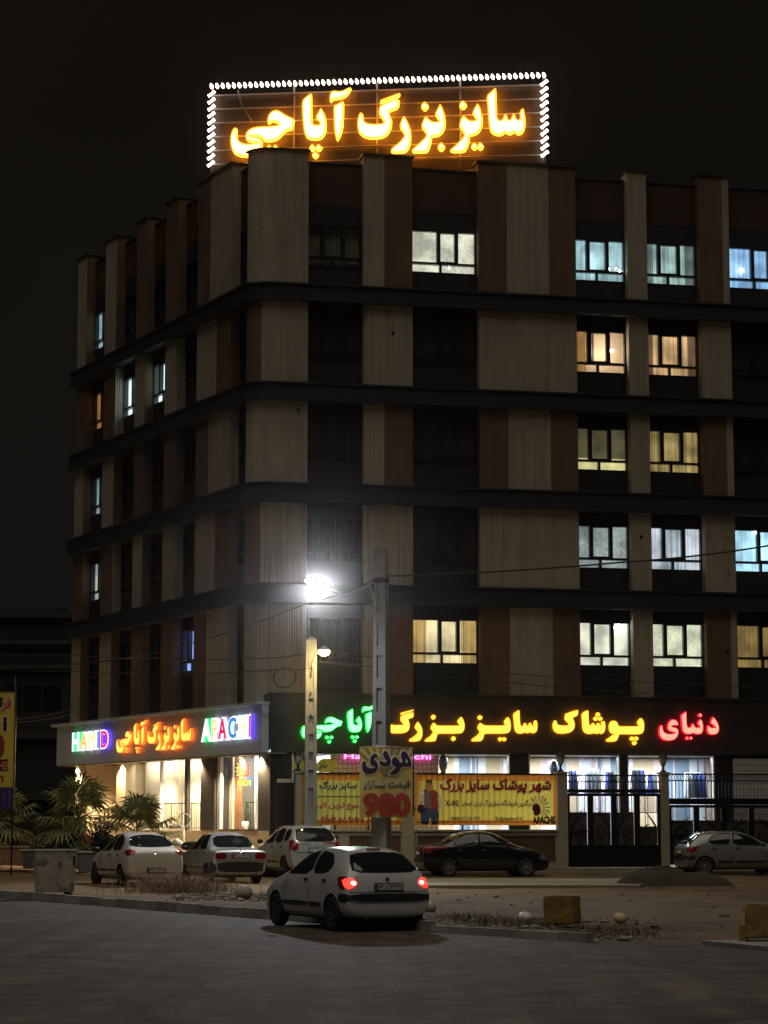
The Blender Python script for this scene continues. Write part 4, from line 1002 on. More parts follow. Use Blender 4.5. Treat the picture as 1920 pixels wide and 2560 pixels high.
# printed banners on ribbed sheets
def clothmat(name, col, tr=.5, **k):
    m = mat(name, col, .8, **k); nt = m.node_tree; N = nt.nodes; b = N['Principled BSDF']
    t_ = N.new('ShaderNodeBsdfTranslucent'); t_.inputs[0].default_value = (*col, 1); x = N.new('ShaderNodeMixShader'); x.inputs[0].default_value = tr
    nt.links.new(b.outputs[0], x.inputs[1]); nt.links.new(t_.outputs[0], x.inputs[2]); nt.links.new(x.outputs[0], N['Material Output'].inputs[0])
    return m
BYEL = clothmat('banner_yellow', (.95, .78, .14), .5, noise=(.7, .12)); BORG = clothmat('banner_orange', (.85, .33, .05), .5); BLIM = clothmat('banner_lime', (.84, .80, .22), .6, noise=(.7, .1))
P_RED, P_NAVY, P_BLK, P_PINK = mat('print_red', (.55, .025, .01), .7), mat('print_navy', (.03, .03, .13), .7), mat('print_black', (.02, .02, .02), .7), mat('print_crimson', (.52, .05, .09), .7)
def banner(label, px0, px1, field):
    z0, z1 = fz(2063), fz(1937); u0, u1 = fu(px0), fu(px1)
    t = thing('printed_banner', FE.at((u0+u1)/2, z0, .05), label, 'banner')
    def wav(u): return .018*math.cos(u/.19*2*math.pi)
    def sheet2(name, a, c, za, zb, o, m):
        mb = MB(); n = max(4, int((c-a)/.19*8)); 
        for k in range(n):
            p, q = a+(c-a)*k/n, a+(c-a)*(k+1)/n
            mb.face([FE.at(p, za, o+wav(p)), FE.at(q, za, o+wav(q)), FE.at(q, zb, o+wav(q)), FE.at(p, zb, o+wav(p))], 0, [(p, za), (q, za), (q, zb), (p, zb)], True)
        return mb.build(name, m, t)
    zf0, zf1 = z0+.17, z1-.2
    for q in ((u0, u1, z0, zf0), (u0, u1, zf1, z1), (u0, u0+.12, zf0, zf1), (u1-.12, u1, zf0, zf1)): sheet2('banner_border', *q, .05, BORG)
    sheet2('banner_field', u0+.12, u1-.12, zf0, zf1, .056, field)
    mb = MB(); mb.pbox(FE, u0, u1, z1, z1+.05, -.03, .09); mb.build('frame_bar', IRON, t)
    mb = MB(); mb.pbox(FE, u0, u1, z0+.09, z0+.115, .075, .10); mb.build('frame_bar', IRON, t)
    for k in range(1, 3):
        mb = MB(); a = u0+(u1-u0)*k/3; mb.pbox(FE, a-.025, a+.025, zW, z0, -.03, .03); mb.build('frame_post', IRON, t)
    def write(txt, pa, pb, ya, yb, m, bold=.0, slant=0, outline=None, arabic=True, thick=.006):
        f = lambda u, z, o: FE.at(u, z, o+wav(u))
        s_ = fa(txt) if arabic else txt
        if outline:
            mb = MB(); mb.loops(fit(text_loops(s_, bold+.035), fu(pa)-.03, fu(pb)+.03, fz(yb)-.03, fz(ya)+.03, slant), f, .058, .064); mb.build('lettering', outline, t)
        mb = MB(); mb.loops(fit(text_loops(s_, bold), fu(pa), fu(pb), fz(yb), fz(ya), slant), f, .062, .068+thick); return mb.build('lettering', m, t)
    return t, write, sheet2
t, write, sh = banner('yellow printed banner with a red headline and a drawn man in a red vest', 1037, 1391, BYEL)
wh = mat('print_cream', (.85, .78, .55), .7)
write('شهر پوشاک سایز بزرگ', 1097, 1374, 1944, 1984, P_RED, .035, .12, wh)
write('بزرگترین فروشگاه سایزبزرگ ایران ازسایز', 1152, 1330, 1999, 2018, P_NAVY, .016)
write('XL-8XL', 1112, 1147, 2001, 2015, P_NAVY, .03, arabic=False)
write('0900 57 76 777', 1126, 1200, 2042, 2051, P_BLK, .012, arabic=False)
write('bigapachi', 1238, 1304, 2041, 2053, P_BLK, .012, arabic=False)
write('APACHE', 1330, 1386, 2041, 2060, P_BLK, .05, arabic=False)
def flat(name, polys, m, o, tt=None, sm_=1, cx=None):
    f = lambda u, z, o_: FE.at(u, z, o_+.018*math.cos(u/.19*2*math.pi))
    mb = MB(); mb.loops([[FE.hit(x, y, 0.05) for x, y in smooth(p, sm_)] for p in polys], f, o, o+.008); return mb.build(name, m, tt or t)
SKIN, VEST, JEAN, SHIRT = mat('print_skin', (.62, .30, .16), .7), mat('print_vest', (.50, .07, .03), .7), mat('print_jeans', (.07, .10, .18), .7), mat('print_shirt_grey', (.28, .24, .22), .7)
flat('drawn_man_sleeve', [[(1052, 1977), (1060, 1974), (1060, 2020), (1052, 2022), (1045, 2010), (1046, 1990)]], wh, .070)
flat('drawn_man_sleeve', [[(1090, 1975), (1098, 1984), (1103, 2004), (1101, 2020), (1096, 2026), (1094, 2004)]], wh, .070)
flat('drawn_man_jeans', [[(1056, 2020), (1094, 2020), (1098, 2040), (1094, 2062), (1080, 2062), (1075, 2040), (1070, 2062), (1054, 2062), (1050, 2040)]], JEAN, .072)
flat('drawn_man_shirt', [[(1064, 1976), (1080, 1976), (1082, 2024), (1064, 2024)]], SHIRT, .074)
flat('drawn_man_vest', [[(1054, 1976), (1065, 1972), (1068, 2000), (1062, 2026), (1050, 2022), (1050, 1996)], [(1079, 1972), (1092, 1978), (1096, 2000), (1097, 2020), (1078, 2027), (1076, 1996)]], VEST, .080)
flat('drawn_man_head', [[(1066, 1954), (1078, 1954), (1082, 1966), (1080, 1979), (1064, 1979), (1062, 1966)]], SKIN, .086)
flat('drawn_man_hair', [[(1063, 1958), (1066, 1950), (1077, 1950), (1080, 1958), (1072, 1955)]], P_BLK, .094)
flat('drawn_weight', [[(1041, 2022), (1046, 2012), (1056, 2011), (1063, 2021), (1058, 2032), (1046, 2033)], [(1034, 2017), (1038, 2017), (1038, 2026), (1034, 2026)]], P_BLK, .094)
flat('drawn_emblem_feathers', [[(1346+math.cos(a)*r_*1.0, 2020+math.sin(a)*r_*1.15) for a, r_ in ((a0-.09, 9), (a0-.09, 27), (a0, 30), (a0+.09, 27), (a0+.09, 9))] for a0 in [rad(-130+k*21) for k in range(10)]], wh, .070, sm_=0)
flat('drawn_emblem_head', [[(1332, 2012), (1342, 2008), (1350, 2016), (1352, 2030), (1344, 2040), (1334, 2038), (1333, 2028), (1329, 2024)]], mat('print_maroon', (.10, .03, .02), .7), .078)
t, write, sh = banner('lime and yellow printed banner with blue and crimson writing behind the concrete poles', 754, 1003, BLIM)
write('پوشاک سایز بزرگ', 796, 960, 1954, 1978, P_NAVY, .03, .12)
write('متنوع ترین البسه', 765, 915, 2006, 2026, P_PINK, .03, .12)
write('در شعبه دو طبقه', 800, 930, 2036, 2056, P_PINK, .03, .12)
mb = MB(); mb.pbox(FE, fu(766), fu(992), fz(1992)-.012, fz(1992)+.012, .07, .085); mb.build('printed_line', P_BLK, t)

# iron gate
GBACK = mat('gate_backing', (.10, .085, .07), .6, noise=(1.5, .2))
def arc(cx, cz, r, a0, a1, n=10): return [(cx+r*math.cos(rad(a0+(a1-a0)*k/n)), cz+r*math.sin(rad(a0+(a1-a0)*k/n))) for k in range(n+1)]
def gate_part(t, px0, px1, n_leaf, zl, zr0, zr1, zrt, solid=True):
    """leaves with scrollwork below, a railing of thin bars above"""
    u0, u1 = fu(px0), fu(px1)
    f = lambda u, z, o=0.0: FE.at(u, z, o)
    mb = MB(); mb.pbox(FE, u0, u1, zrt-.05, zrt, -.03, .03); mb.build('top_rail', IRON, t)
    mb = MB(); mb.pbox(FE, u0, u1, zrt-.26, zrt-.22, -.025, .025); mb.build('middle_rail', IRON, t)
    mb = MB(); mb.pbox(FE, u0, u1, zr0, zr1, -.05, .05); mb.build('lintel', IRON, t)
    n = int((u1-u0)/.125)
    for k in range(n+1):
        u = u0+(u1-u0)*k/n; mb = MB(); mb.pbox(FE, u-.009, u+.009, zr1, zrt-.26, -.01, .01); mb.build('bar', IRON, t)
    mb = MB()
    m = int((u1-u0)/.11)
    for k in range(m):
        c = u0+(u1-u0)*(k+.5)/m; mb.tube([f(c+.055*x, zrt-.135+.075*y) for x, y in arc(0, 0, 1, 0, 360, 8)], .008, 4)
    mb.build('ring_frieze', IRON, t)
    zs = zl + (zr0-zl)*.30
    for k in range(n_leaf):
        a, c = u0+(u1-u0)*k/n_leaf+.003, u0+(u1-u0)*(k+1)/n_leaf-.003
        lf = MB(); lf.pbox(FE, a, a+.09, zl, zr0-.02, -.04, .04); lf.pbox(FE, c-.09, c, zl, zr0-.02, -.04, .04); lf.pbox(FE, a+.09, c-.09, zr0-.11, zr0-.02, -.038, .038)
        lf.pbox(FE, a+.09, c-.09, zl, zs, -.03, .03)
        lf = lf.build('leaf', IRON, t)
        if k == 0 and n_leaf > 2:
            mb = MB(); zc = zl+(zr0-zl)*.48; mb.pbox(FE, a+.09, c-.09, zc-.02, zc+.02, -.03, .03); mb.build('cross_bar', IRON, lf)
        zbk = zr0-.11 - (zr0-.11-zs)*.34
        if k == n_leaf-1: zbk = zs + (zr0-.11-zs)*.38
        mb = MB(); mb.pbox(FE, a+.09, c-.09, zs, zbk, -.09, -.06); mb.build('backing_sheet', GBACK, lf)
        x0, x1 = a+.09, c-.09; w_ = x1-x0; sg = 1 if k % 2 else -1; xm = (x0+x1)/2
        zz = zr0-.11 - (zr0-.11-zs)*.34
        mb = MB()                                  # mesh of crossed wires in the top third
        st = .085; k0 = int(w_/st)+int((zr0-.11-zz)/st)+1
        for s_ in (-1, 1):
            for i in range(-k0, k0+1):
                p = []
                xs = x0 + i*st*1.0
                za, zb = zz, zr0-.11; xa, xb = xs, xs + s_*(zb-za)
                lo, hi = (x0, x1)
                t0, t1 = 0.0, 1.0
                d = xb-xa
                ta, tb = sorted(((lo-xa)/d, (hi-xa)/d)); t0, t1 = max(t0, ta), min(t1, tb)
                if t1-t0 > .05: mb.tube([f(xa+d*t0, za+(zb-za)*t0), f(xa+d*t1, za+(zb-za)*t1)], .008, 4)
        mb.tube([f(x0, zz), f(x1, zz)], .012, 4); mb.build('wire_mesh', IRON, lf)
        mb = MB(); r = w_*.36; hh = zz-zs
        sp_ = [(xm+sg*(r*(1-q/40)*math.cos(rad(90+sg*0+q*13))), zs+hh*.42+r*(1-q/40)*math.sin(rad(90+q*13))) for q in range(34)]
        mb.tube([f(*q) for q in sp_], .022, 5)
        mb.tube([f(xm+sg*w_*x, zs+hh*y) for x, y in ((.45, .05), (.40, .3), (.42, .55), (.2, .75), (-.05, .95), (-.3, 1.15))], .02, 5, rr=[.012, .025, .03, .03, .022, .01])
        r2 = w_*.24
        mb.tube([f(xm-sg*(w_*.08+r2*(1-q/36)*math.cos(rad(q*14))), zs+hh*.14+r2*(1-q/36)*math.sin(rad(q*14))) for q in range(28)], .016, 5)
        mb.build('scrollwork', IRON, lf)
zr0, zr1 = fz(1982, 1500), fz(1973, 1500)
GT = thing('iron_gate', FE.at(fu(1534), .36, 0), 'tall black iron double gate with scrollwork between two lantern posts', 'gate')
gate_part(GT, 1417, 1650, 4, fz(2168, 1500), zr0, zr1, zTop)
mb = MB(); mb.pbox(FE, fu(1419), fu(1650), fz(2168, 1500)-.06, fz(2168, 1500)-.02, -.06, .06); mb.build('threshold', CHROME, GT)
GT2 = thing('iron_fence', FE.at(fu(1670), .36, 0), 'black iron fence panel with scrollwork right of the gate behind the silver hatchback', 'fence')
gate_part(GT2, 1671, 2080, 6, fz(2160, 1800), fz(2011, 1800), fz(1996, 1800), fz(1934, 1800))
# steps in front of the gate
mb = MB()
for k in range(2): mb.pbox(FE, fu(1430), fu(1640), .0, .34-.11*k, .6*0+.25+.3*k, .25+.3*(k+1)+.02)
struct(mb.build('gate_step', MATS['pavement_stone']))

# ================================================================== POLES, LAMPS, WIRES
def hpole(t, x, y, z1, w0, w1, d0, d1, rz):
    """concrete pole of H section: two flanges with a recessed web and ladder of bridges"""
    M = Matrix.Rotation(rz, 4, 'Z'); base = Vector((x, y, 0))
    def ring(z):
        q = z/z1; return w0+(w1-w0)*q, d0+(d1-d0)*q
    nz_ = 9
    mb = MB()
    def prism(xa, xb, ya, yb, za, zb):
        (wa, da), (wb, db) = ring(za), ring(zb)
        P = []
        for (w_, d_, z) in ((wa, da, za), (wb, db, zb)):
            for X, Y in ((xa, ya), (xb, ya), (xb, yb), (xa, yb)): P.append(base + M @ Vector((X*w_/2, Y*d_/2, z)))
        mb.hexa(P)
    e = .42
    prism(-1, -e, -1, 1, -.1, z1); prism(e, 1, -1, 1, -.1, z1); prism(-e, e, -.45, .45, -.1, z1)
    prism(-e, e, -.96, .96, z1-.9, z1-.01); prism(-e, e, -.96, .96, -.1, 2.2)
    for k in range(6):
        z = 2.9+k*(z1-4.2)/6; prism(-e, e, -.94, .94, z, z+.3)
    (wt, dt) = ring(z1)
    top = [base + M @ Vector((X*wt/2, Y*dt/2, z1)) for X, Y in ((-1, -1), (1, -1), (1, 1), (-1, 1))]
    ap = base + Vector((0, 0, z1+.14))
    for k in range(4): mb.face([top[k], top[(k+1) % 4], ap])
    return mb.build('pole', CONC, t)
pa = gnd(953, 2172, .15); pY = 69.8
p1 = atY(953, 1600, pY); z1 = atY(953, 1372, pY).z
UP = thing('utility_pole', (p1.x, pY, .1), 'tall concrete utility pole with a bright white street lamp on a long arm', 'street lamp')
hpole(UP, p1.x, pY, z1, .52, .36, .40, .26, rad(-24))
lamp = atY(793, 1458, 67.2)
armp = [Vector((p1.x-.16, pY-.05, z1-1.75)), Vector((p1.x-.35, pY-.2, z1-1.15)), lamp + Vector((.75, .75, -.28)), lamp + Vector((.32, .3, -.12))]
mb = MB(); mb.tube(armp, .035, 8); mb.build('lamp_arm', mat('galvanised', (.35, .36, .37), .45, metal=.7), UP)
mb = MB(); mb.tube([armp[0], armp[0]+Vector((0, 0, -.5))], .03, 6); mb.build('arm_bracket', DARKM, UP)
hd = (lamp - armp[2]).normalized()
side = hd.cross(Vector((0, 0, 1))).normalized(); upv = side.cross(hd)
tilt = Matrix.Rotation(rad(-14), 3, hd)
Mh = Matrix((hd, side, upv)).transposed().to_4x4()
mb = MB(); mb.box(lamp + upv*.03, (.80, .32, .09), Mh, taper=.8); hdo = mb.build('lamp_head', MATS['galvanised'], UP)
mb = MB(); mb.box(lamp - upv*.045, (.70, .26, .05), Mh); mb.build('led_panel', emat('led_white', (.78, .92, 1.0), 260), hdo)
light('street_lamp_light', 'SPOT', lamp - Vector((0, 0, .16)), 3900, (.94, .95, 1.0), tuple((Vector((-9, 45, 0)) - lamp).to_track_quat('-Z', 'Y').to_euler()), .35, spot_size=rad(140), spot_blend=.9)
mb = MB(); mb.pbox(Pl((p1.x, pY), (math.cos(rad(-24)), math.sin(rad(-24))), (math.sin(rad(-24)), -math.cos(rad(-24)))), -.21, .21, z1-1.05, z1-.92, -.16, .16); mb.build('steel_band', DARKM, UP)
# second pole
qY = 72.6; p2 = atY(777, 1800, qY); z2 = atY(777, 1600, qY).z
UP2 = thing('utility_pole', (p2.x, qY, .1), 'shorter concrete pole lit yellow by its own round lamp, left of the price banner', 'street lamp')
hpole(UP2, p2.x, qY, z2, .42, .34, .34, .24, rad(6))
l2 = atY(810, 1627, 71.7)
mb = MB(); mb.tube([Vector((p2.x, qY-.1, z2-1.2)), Vector((p2.x+.03, qY-.3, z2-.75)), Vector((p2.x+.2, qY-.6, z2-.35)), l2+Vector((0, .05, .08))], .022, 6); mb.build('lamp_arm', MATS['galvanised'], UP2)
mb = MB(); mb.lathe([(0, .16), (.06, .15), (.17, .04), (.18, 0)], l2, 14); sh_ = mb.build('lamp_shade', MATS['galvanised'], UP2)
mb = MB(); mb.ball(l2 - Vector((0, 0, .03)), .155, 10, sz=(1.15, 1.15, .8)); mb.build('lamp_bulb', emat('sodium_yellow', (1.0, .72, .26), 260), sh_)
for z in (5.9, 5.2, 4.0):
    mb = MB(); mb.box((p2.x, qY-.17, z), (.05, .03, .05)); mb.build('bolt', DARKM, UP2)
def wire(label, pts, r=.018, sag=0.0, n=14):
    t_ = MB(); P = []
    for a, c in zip(pts, pts[1:]):
        for k in range(n): 
            q = k/n; p = a.lerp(c, q); P.append(p - Vector((0, 0, sag*4*q*(1-q))))
    P.append(pts[-1]); t_.tube(P, r, 5)
    o = t_.build('overhead_cable', mat('black_cable', (.02, .018, .016), .6)); tag(o, label, 'cable'); return o
wire('thick twisted cable running from the tall pole up to the right', [Vector((p1.x, pY, atY(955, 1441, pY).z)), atY(1565, 1405, 68.5), atY(1935, 1362, 67), atY(2300, 1310, 65)], .028, .06)
wire('cable sloping down to the left from the tall pole across the corner of the building', [Vector((p1.x, pY, atY(955, 1441, pY).z)), atY(765, 1509, 70), atY(420, 1625, 72), atY(140, 1663, 74), atY(-260, 1672, 77)], .018, .08)
wire('upper of two level cables running left from the shorter pole', [Vector((p2.x, qY-.1, atY(777, 1632, qY).z)), atY(640, 1646, 73.5), atY(400, 1645, 76), atY(178, 1638, 79), atY(-250, 1625, 84)], .018, .05)
wire('lower of two level cables running left from the shorter pole', [Vector((p2.x, qY-.1, atY(777, 1670, qY).z)), atY(700, 1673, 73), atY(450, 1682, 76), atY(178, 1678, 79), atY(-250, 1660, 84)], .018, .05)
wire('upper thin cable running right from the shorter pole over the amber sign', [Vector((p2.x, qY-.1, atY(777, 1622, qY).z)), atY(937, 1642, 73.0), atY(1180, 1677, 73.5), atY(1853, 1717, 75), atY(2200, 1735, 76)], .012, .04)
wire('lower thin cable running right from the shorter pole over the amber sign', [Vector((p2.x, qY-.1, atY(777, 1650, qY).z)), atY(940, 1667, 73.0), atY(1180, 1697, 73.5), atY(1581, 1731, 74.3), atY(2200, 1772, 76)], .012, .04)
wire('upper of two faint cables by the left edge running to the shop board', [atY(-100, 1812, 80), atY(40, 1798, 82), atY(178, 1774, 88)], .012, .05)
wire('lower of two faint cables by the left edge running to the shop board', [atY(-100, 1830, 80), atY(40, 1806, 82), atY(178, 1786, 88)], .012, .05)
mb = MB(); cc = atY(711, 1694, 72.9)
for k in range(3):
    mb.tube([cc + Vector(((.34+.012*k)*math.cos(rad(a)), .02*k, (.30+.01*k)*math.sin(rad(a)))) for a in range(0, 361, 15)], .012, 5)
mb.tube([cc+Vector((.3, 0, .15)), Vector((p2.x, qY-.1, cc.z+.35))], .012, 5)
tag(mb.build('cable_coil', MATS['black_cable']), 'coil of spare cable hanging left of the shorter pole', 'cable coil')
# hanging price banner
HB = Pl((p1.x+.02, pY-.42), (1, 0), (0, -1))
hx0, hz1 = HB.hit(899, 1867); hx1, hz0 = HB.hit(1031, 2044)
PB = thing('price_banner', HB.at((hx0+hx1)/2, hz0, 0), 'hanging cloth price banner with purple and red writing on the tall concrete pole', 'banner')
BTAN = clothmat('banner_tan', (.58, .44, .15), .35, noise=(1.2, .12)); BRAY = clothmat('banner_ray', (.36, .24, .08), .35)
def hwav(u, z): return .022*math.sin(u*5+z*2.2)+.015*math.sin(z*5.5+u)
fH = lambda u, z, o: HB.at(u, z, o+hwav(u, z))
mb = MB(); n1, n2 = 22, 28
for i in range(n1):
    for j in range(n2):
        u, v = hx0+(hx1-hx0)*i/n1, hx0+(hx1-hx0)*(i+1)/n1; z, y = hz0+(hz1-hz0)*j/n2, hz0+(hz1-hz0)*(j+1)/n2
        mb.face([fH(u, z, 0), fH(v, z, 0), fH(v, y, 0), fH(u, y, 0)], 0, None, True)
mb.build('cloth', BTAN, PB, weld=True)
cx_, cz_ = (hx0+hx1)/2, hz0+(hz1-hz0)*.58
def hpl(loops, m, o, name='lettering'):
    # cut long spans so that the print follows the folds of the cloth
    L2 = []
    for l in loops:
        q = []
        for a, c in zip(l, l[1:]+l[:1]):
            n = max(1, int(math.hypot(c[0]-a[0], c[1]-a[1])/.12))
            for k in range(n): q.append((a[0]+(c[0]-a[0])*k/n, a[1]+(c[1]-a[1])*k/n))
        L2.append(q)
    mb = MB(); mb.loops(L2, fH, o-.012, o); return mb.build(name, m, PB)
for k in range(9):
    a0, a1 = rad(38+k*12.2), rad(38+k*12.2+5); R_ = 3
    def clip(a):
        dx, dz = math.cos(a), math.sin(a); tmx = min(((hx1-.02-cx_)/dx) if dx > 0 else ((hx0+.02-cx_)/dx), (hz1-.02-cz_)/dz); return (cx_+dx*tmx, cz_+dz*tmx)
    hpl([[(cx_, cz_), clip(a0), clip(a1)]], BRAY, .014, 'printed_ray')
cp7 = (.2532, 700, 1860)
H1 = [(1215,68),(1240,72),(1275,120),(1295,180),(1298,215),(1260,225),(1200,222),(1190,250),(1160,290),(1130,303),(1085,303),(1078,290),(1110,265),(1150,225),(1120,218),(1102,190),(1105,150),(1125,125),(1150,130),(1175,160),(1185,185),(1210,180),(1200,140),(1190,100)]
H1h = [(1240,140),(1240,185),(1258,190),(1262,170)]
H2 = [(1035,60),(1055,68),(1085,120),(1097,170),(1090,205),(1060,222),(1015,220),(985,205),(980,175),(992,160),(1010,175),(1040,180),(1055,175),(1030,140),(1012,105)]
H3 = [(830,165),(848,180),(850,215),(880,238),(920,240),(950,232),(915,218),(890,195),(885,150),(905,110),(940,90),(965,110),(970,130),(935,135),(925,150),(950,170),(968,200),(965,245),(940,280),(890,298),(850,298),(820,270),(808,225),(815,180)]
PURP, PWH, PGRN, PRED = mat('print_purple', (.025, .007, .035), .9), mat('print_pale', (.66, .58, .42), .7), mat('print_dark_green', (.03, .06, .03), .7), mat('print_brick_red', (.36, .035, .015), .7)
for g in (H1, H2, H3):
    l = [HB.hit(cp7[1]+x*cp7[0], cp7[2]+y*cp7[0]) for x, y in smooth(g, 1)]
    hpl([grow(l, .035)], PWH, .022)
    hs_ = [[HB.hit(cp7[1]+x*cp7[0], cp7[2]+y*cp7[0]) for x, y in H1h]] if g is H1 else []
    def sa(l): return sum(l[k-1][0]*l[k][1]-l[k][0]*l[k-1][1] for k in range(len(l)))
    if hs_ and sa(hs_[0])*sa(l) > 0: hs_[0].reverse()
    hpl([l]+hs_, PURP, .032)
def htext(txt, x0, x1, y0, y1, m, bold, out=None):
    a, zb = HB.hit(cp7[1]+x0*cp7[0], cp7[2]+y0*cp7[0]); c, za = HB.hit(cp7[1]+x1*cp7[0], cp7[2]+y1*cp7[0])
    if out: hpl(fit(text_loops(txt, bold+.05), a-.02, c+.02, za-.02, zb+.02), out, .022)
    hpl(fit(text_loops(txt, bold), a, c, za, zb), m, .032)
htext(fa('قیمت بـــازار'), 820, 1285, 350, 445, PGRN, .03, PWH)
htext('980', 818, 1288, 480, 722, PRED, .055)
mb = MB(); mb.tube([HB.at(hx0-.02, hz1+.01, 0), HB.at(hx1+.02, hz1+.01, 0)], .014, 6); mb.build('top_rod', CHROME, PB)
mb = MB(); mb.tube([HB.at(hx1+.03, hz0+.05, -.05), HB.at(hx1+.03, hz1-.2, -.05)], .025, 6); mb.build('side_rod', BLACKP, PB)
for z in (hz1-.1, hz0+.1):
    mb = MB(); mb.tube([HB.at(hx0+.7, z, -.03), Vector((p1.x, pY-.1, z))], .012, 4); mb.build('tie', DARKM, PB)

# left street banner on its own post
bx = gnd(27, 2191, .10); BY = bx.y
LB = Pl((bx.x, BY), (1, 0), (0, -1))
BN = thing('street_banner', (bx.x, BY, .1), 'tall yellow and blue street banner on a thin black post at the left edge', 'banner')
mb = MB(); mb.tube([LB.at(0, .05, -.06), LB.at(0, LB.hit(27, 1690)[1], -.06)], .028, 8); mb.build('post', BLACKP, BN)
ux1, zt1 = LB.hit(38, 1730); _, zb1 = LB.hit(38, 2023); ux0 = ux1-1.75
_, zm1 = LB.hit(38, 1968)
mb = MB(); mb.pbox(LB, ux0, ux1, zm1, zt1, -.03, .0); mb.build('yellow_field', clothmat('street_banner_yellow', (.78, .62, .09), .3), BN)
mb = MB(); mb.pbox(LB, ux0, ux1, zb1, zm1, -.03, .0); mb.build('blue_field', clothmat('street_banner_blue', (.05, .04, .17), .3), BN)
mb = MB(); mb.pbox(LB, ux1, ux1+.05, zb1-.05, zt1+.08, -.05, .02); mb.build('side_frame', CHROME, BN)
mb = MB(); mb.pbox(LB, ux0, ux1, zt1, zt1+.08, -.05, .02); mb.build('top_frame', DARKM, BN)
def bt(loops, m, o=.012): 
    mb = MB(); mb.loops(loops, on(LB), .002, o); mb.build('lettering', m, BN)
def lp_(x0, x1, y0, y1): 
    a, zb = LB.hit(x0, y0); c, za = LB.hit(x1, y1); return a, c, za, zb
bt(fit(text_loops(fa('فر'), .09), *[v + d for v, d in zip(lp_(4, 28, 1742, 1780), (-.03, .03, -.03, .03))]), PWH, .008); bt(fit(text_loops(fa('فر'), .04), *lp_(4, 28, 1742, 1780)), mat('print_bright_red', (.5, .05, .03), .7), .016)
bt([[LB.hit(x, y) for x, y in ((-8, 1746), (2, 1742), (8, 1746), (5, 1768), (-4, 1770))]], P_BLK)
bt(fit(text_loops('i', .10), *lp_(6, 20, 1790, 1829)), mat('print_white', (.8, .8, .8), .7), .008); bt(fit(text_loops('i', .04), *lp_(8, 18, 1792, 1827)), PURP, .016)
bt([[LB.hit(x, y) for x, y in smooth([(-30, 1850), (-8, 1838), (6, 1838), (12, 1856), (10, 1880), (4, 1895), (-30, 1898)], 2)]], mat('print_feather_red', (.25, .03, .02), .7))
bt([[LB.hit(x, y) for x, y in ((-40, 1903), (21, 1897), (18, 1910), (21, 1927), (-40, 1930))]], P_BLK, .008); bt(fit(text_loops('HE', .05), *lp_(-3, 19, 1903, 1925)), mat('print_salmon', (.55, .16, .10), .7), .016)
bt(fit(text_loops('m', .03), *lp_(-14, 9, 1938, 1956)), MATS['print_brick_red'])
for k in range(5):
    a = LB.hit(38, 2020)[1]; mb = MB(); mb.loops([[(ux0+.9+.16*k*1.1, zb1+.02), (ux0+.93+.16*k*1.1, zb1+.02), (ux0+1.02+.16*k, zm1-.05), (ux0+.98+.16*k, zm1-.05)]], on(LB), .002, .010); mb.build('printed_ray', mat('print_blue_ray', (.10, .09, .26), .7), BN)
# ================================================================== VEHICLES
def car_body_mesh(st):
    vs, fs = [], []
    n = 15
    for (x, zb, zl, zt, wm, wb, wt) in st:
        h = [(0, zb), (.80*wm, zb), (wm-.03, zb+.09), (wm, zb+.45*(zl-zb)+.04), (wb, zl), (wt+(wb-wt)*.16, zt-.16*(zt-zl)-.012), (wt*.74, zt-.012), (0, zt)]
        ring = [(x, y, z) for y, z in h] + [(x, -y, z) for y, z in reversed(h[1:-1])]
        vs += ring
    m = 14
    for i in range(len(st)-1):
        for j in range(m): fs.append((i*m+j, i*m+(j+1) % m, (i+1)*m+(j+1) % m, (i+1)*m+j))
    fs.append(tuple(range(m))); fs.append(tuple(reversed([(len(st)-1)*m+j for j in range(m)])))
    me = bpy.data.meshes.new('tmp'); me.from_pydata(vs, [], fs)
    b_ = bmesh.new(); b_.from_mesh(me); bmesh.ops.recalc_face_normals(b_, faces=b_.faces); b_.to_mesh(me); b_.free()
    return me
def evaluated(me, mods):
    o = bpy.data.objects.new('tmp', me); COL.objects.link(o)
    for f in mods: f(o)
    dg = bpy.context.evaluated_depsgraph_get()
    r = bpy.data.meshes.new_from_object(o.evaluated_get(dg)); bpy.data.objects.remove(o); return r
def subd(o): m_ = o.modifiers.new('s', 'SUBSURF'); m_.levels = 2
TYRE = mat('tyre_rubber', (.018, .018, .018), .8, noise=(8, .2)); RIM = mat('wheel_cover', (.28, .28, .29), .35, metal=.6); RIMD = mat('wheel_cover_dark', (.09, .09, .09), .5, metal=.4)
CGL = mat('car_glass', (.012, .014, .014), .04, spec=.7); TRIM = mat('black_trim', (.02, .02, .02), .5)
LRED = mat('tail_light_red', (.22, .008, .008), .15, coat=.5); LLIT = mat('tail_light_lit', (.4, .01, .01), .2, emit=(1, .03, .02), es=2.6); LCORE = emat('tail_light_core', (1, .30, .22), 4)
LCLR = mat('clear_lamp', (.12, .12, .12), .1, coat=.6); PLW = mat('number_plate', (.62, .60, .55), .5)
def paint(name, c, metal=0.0): return mat(name, c, .24, metal=metal, coat=.8, noise=(2.5, .06))
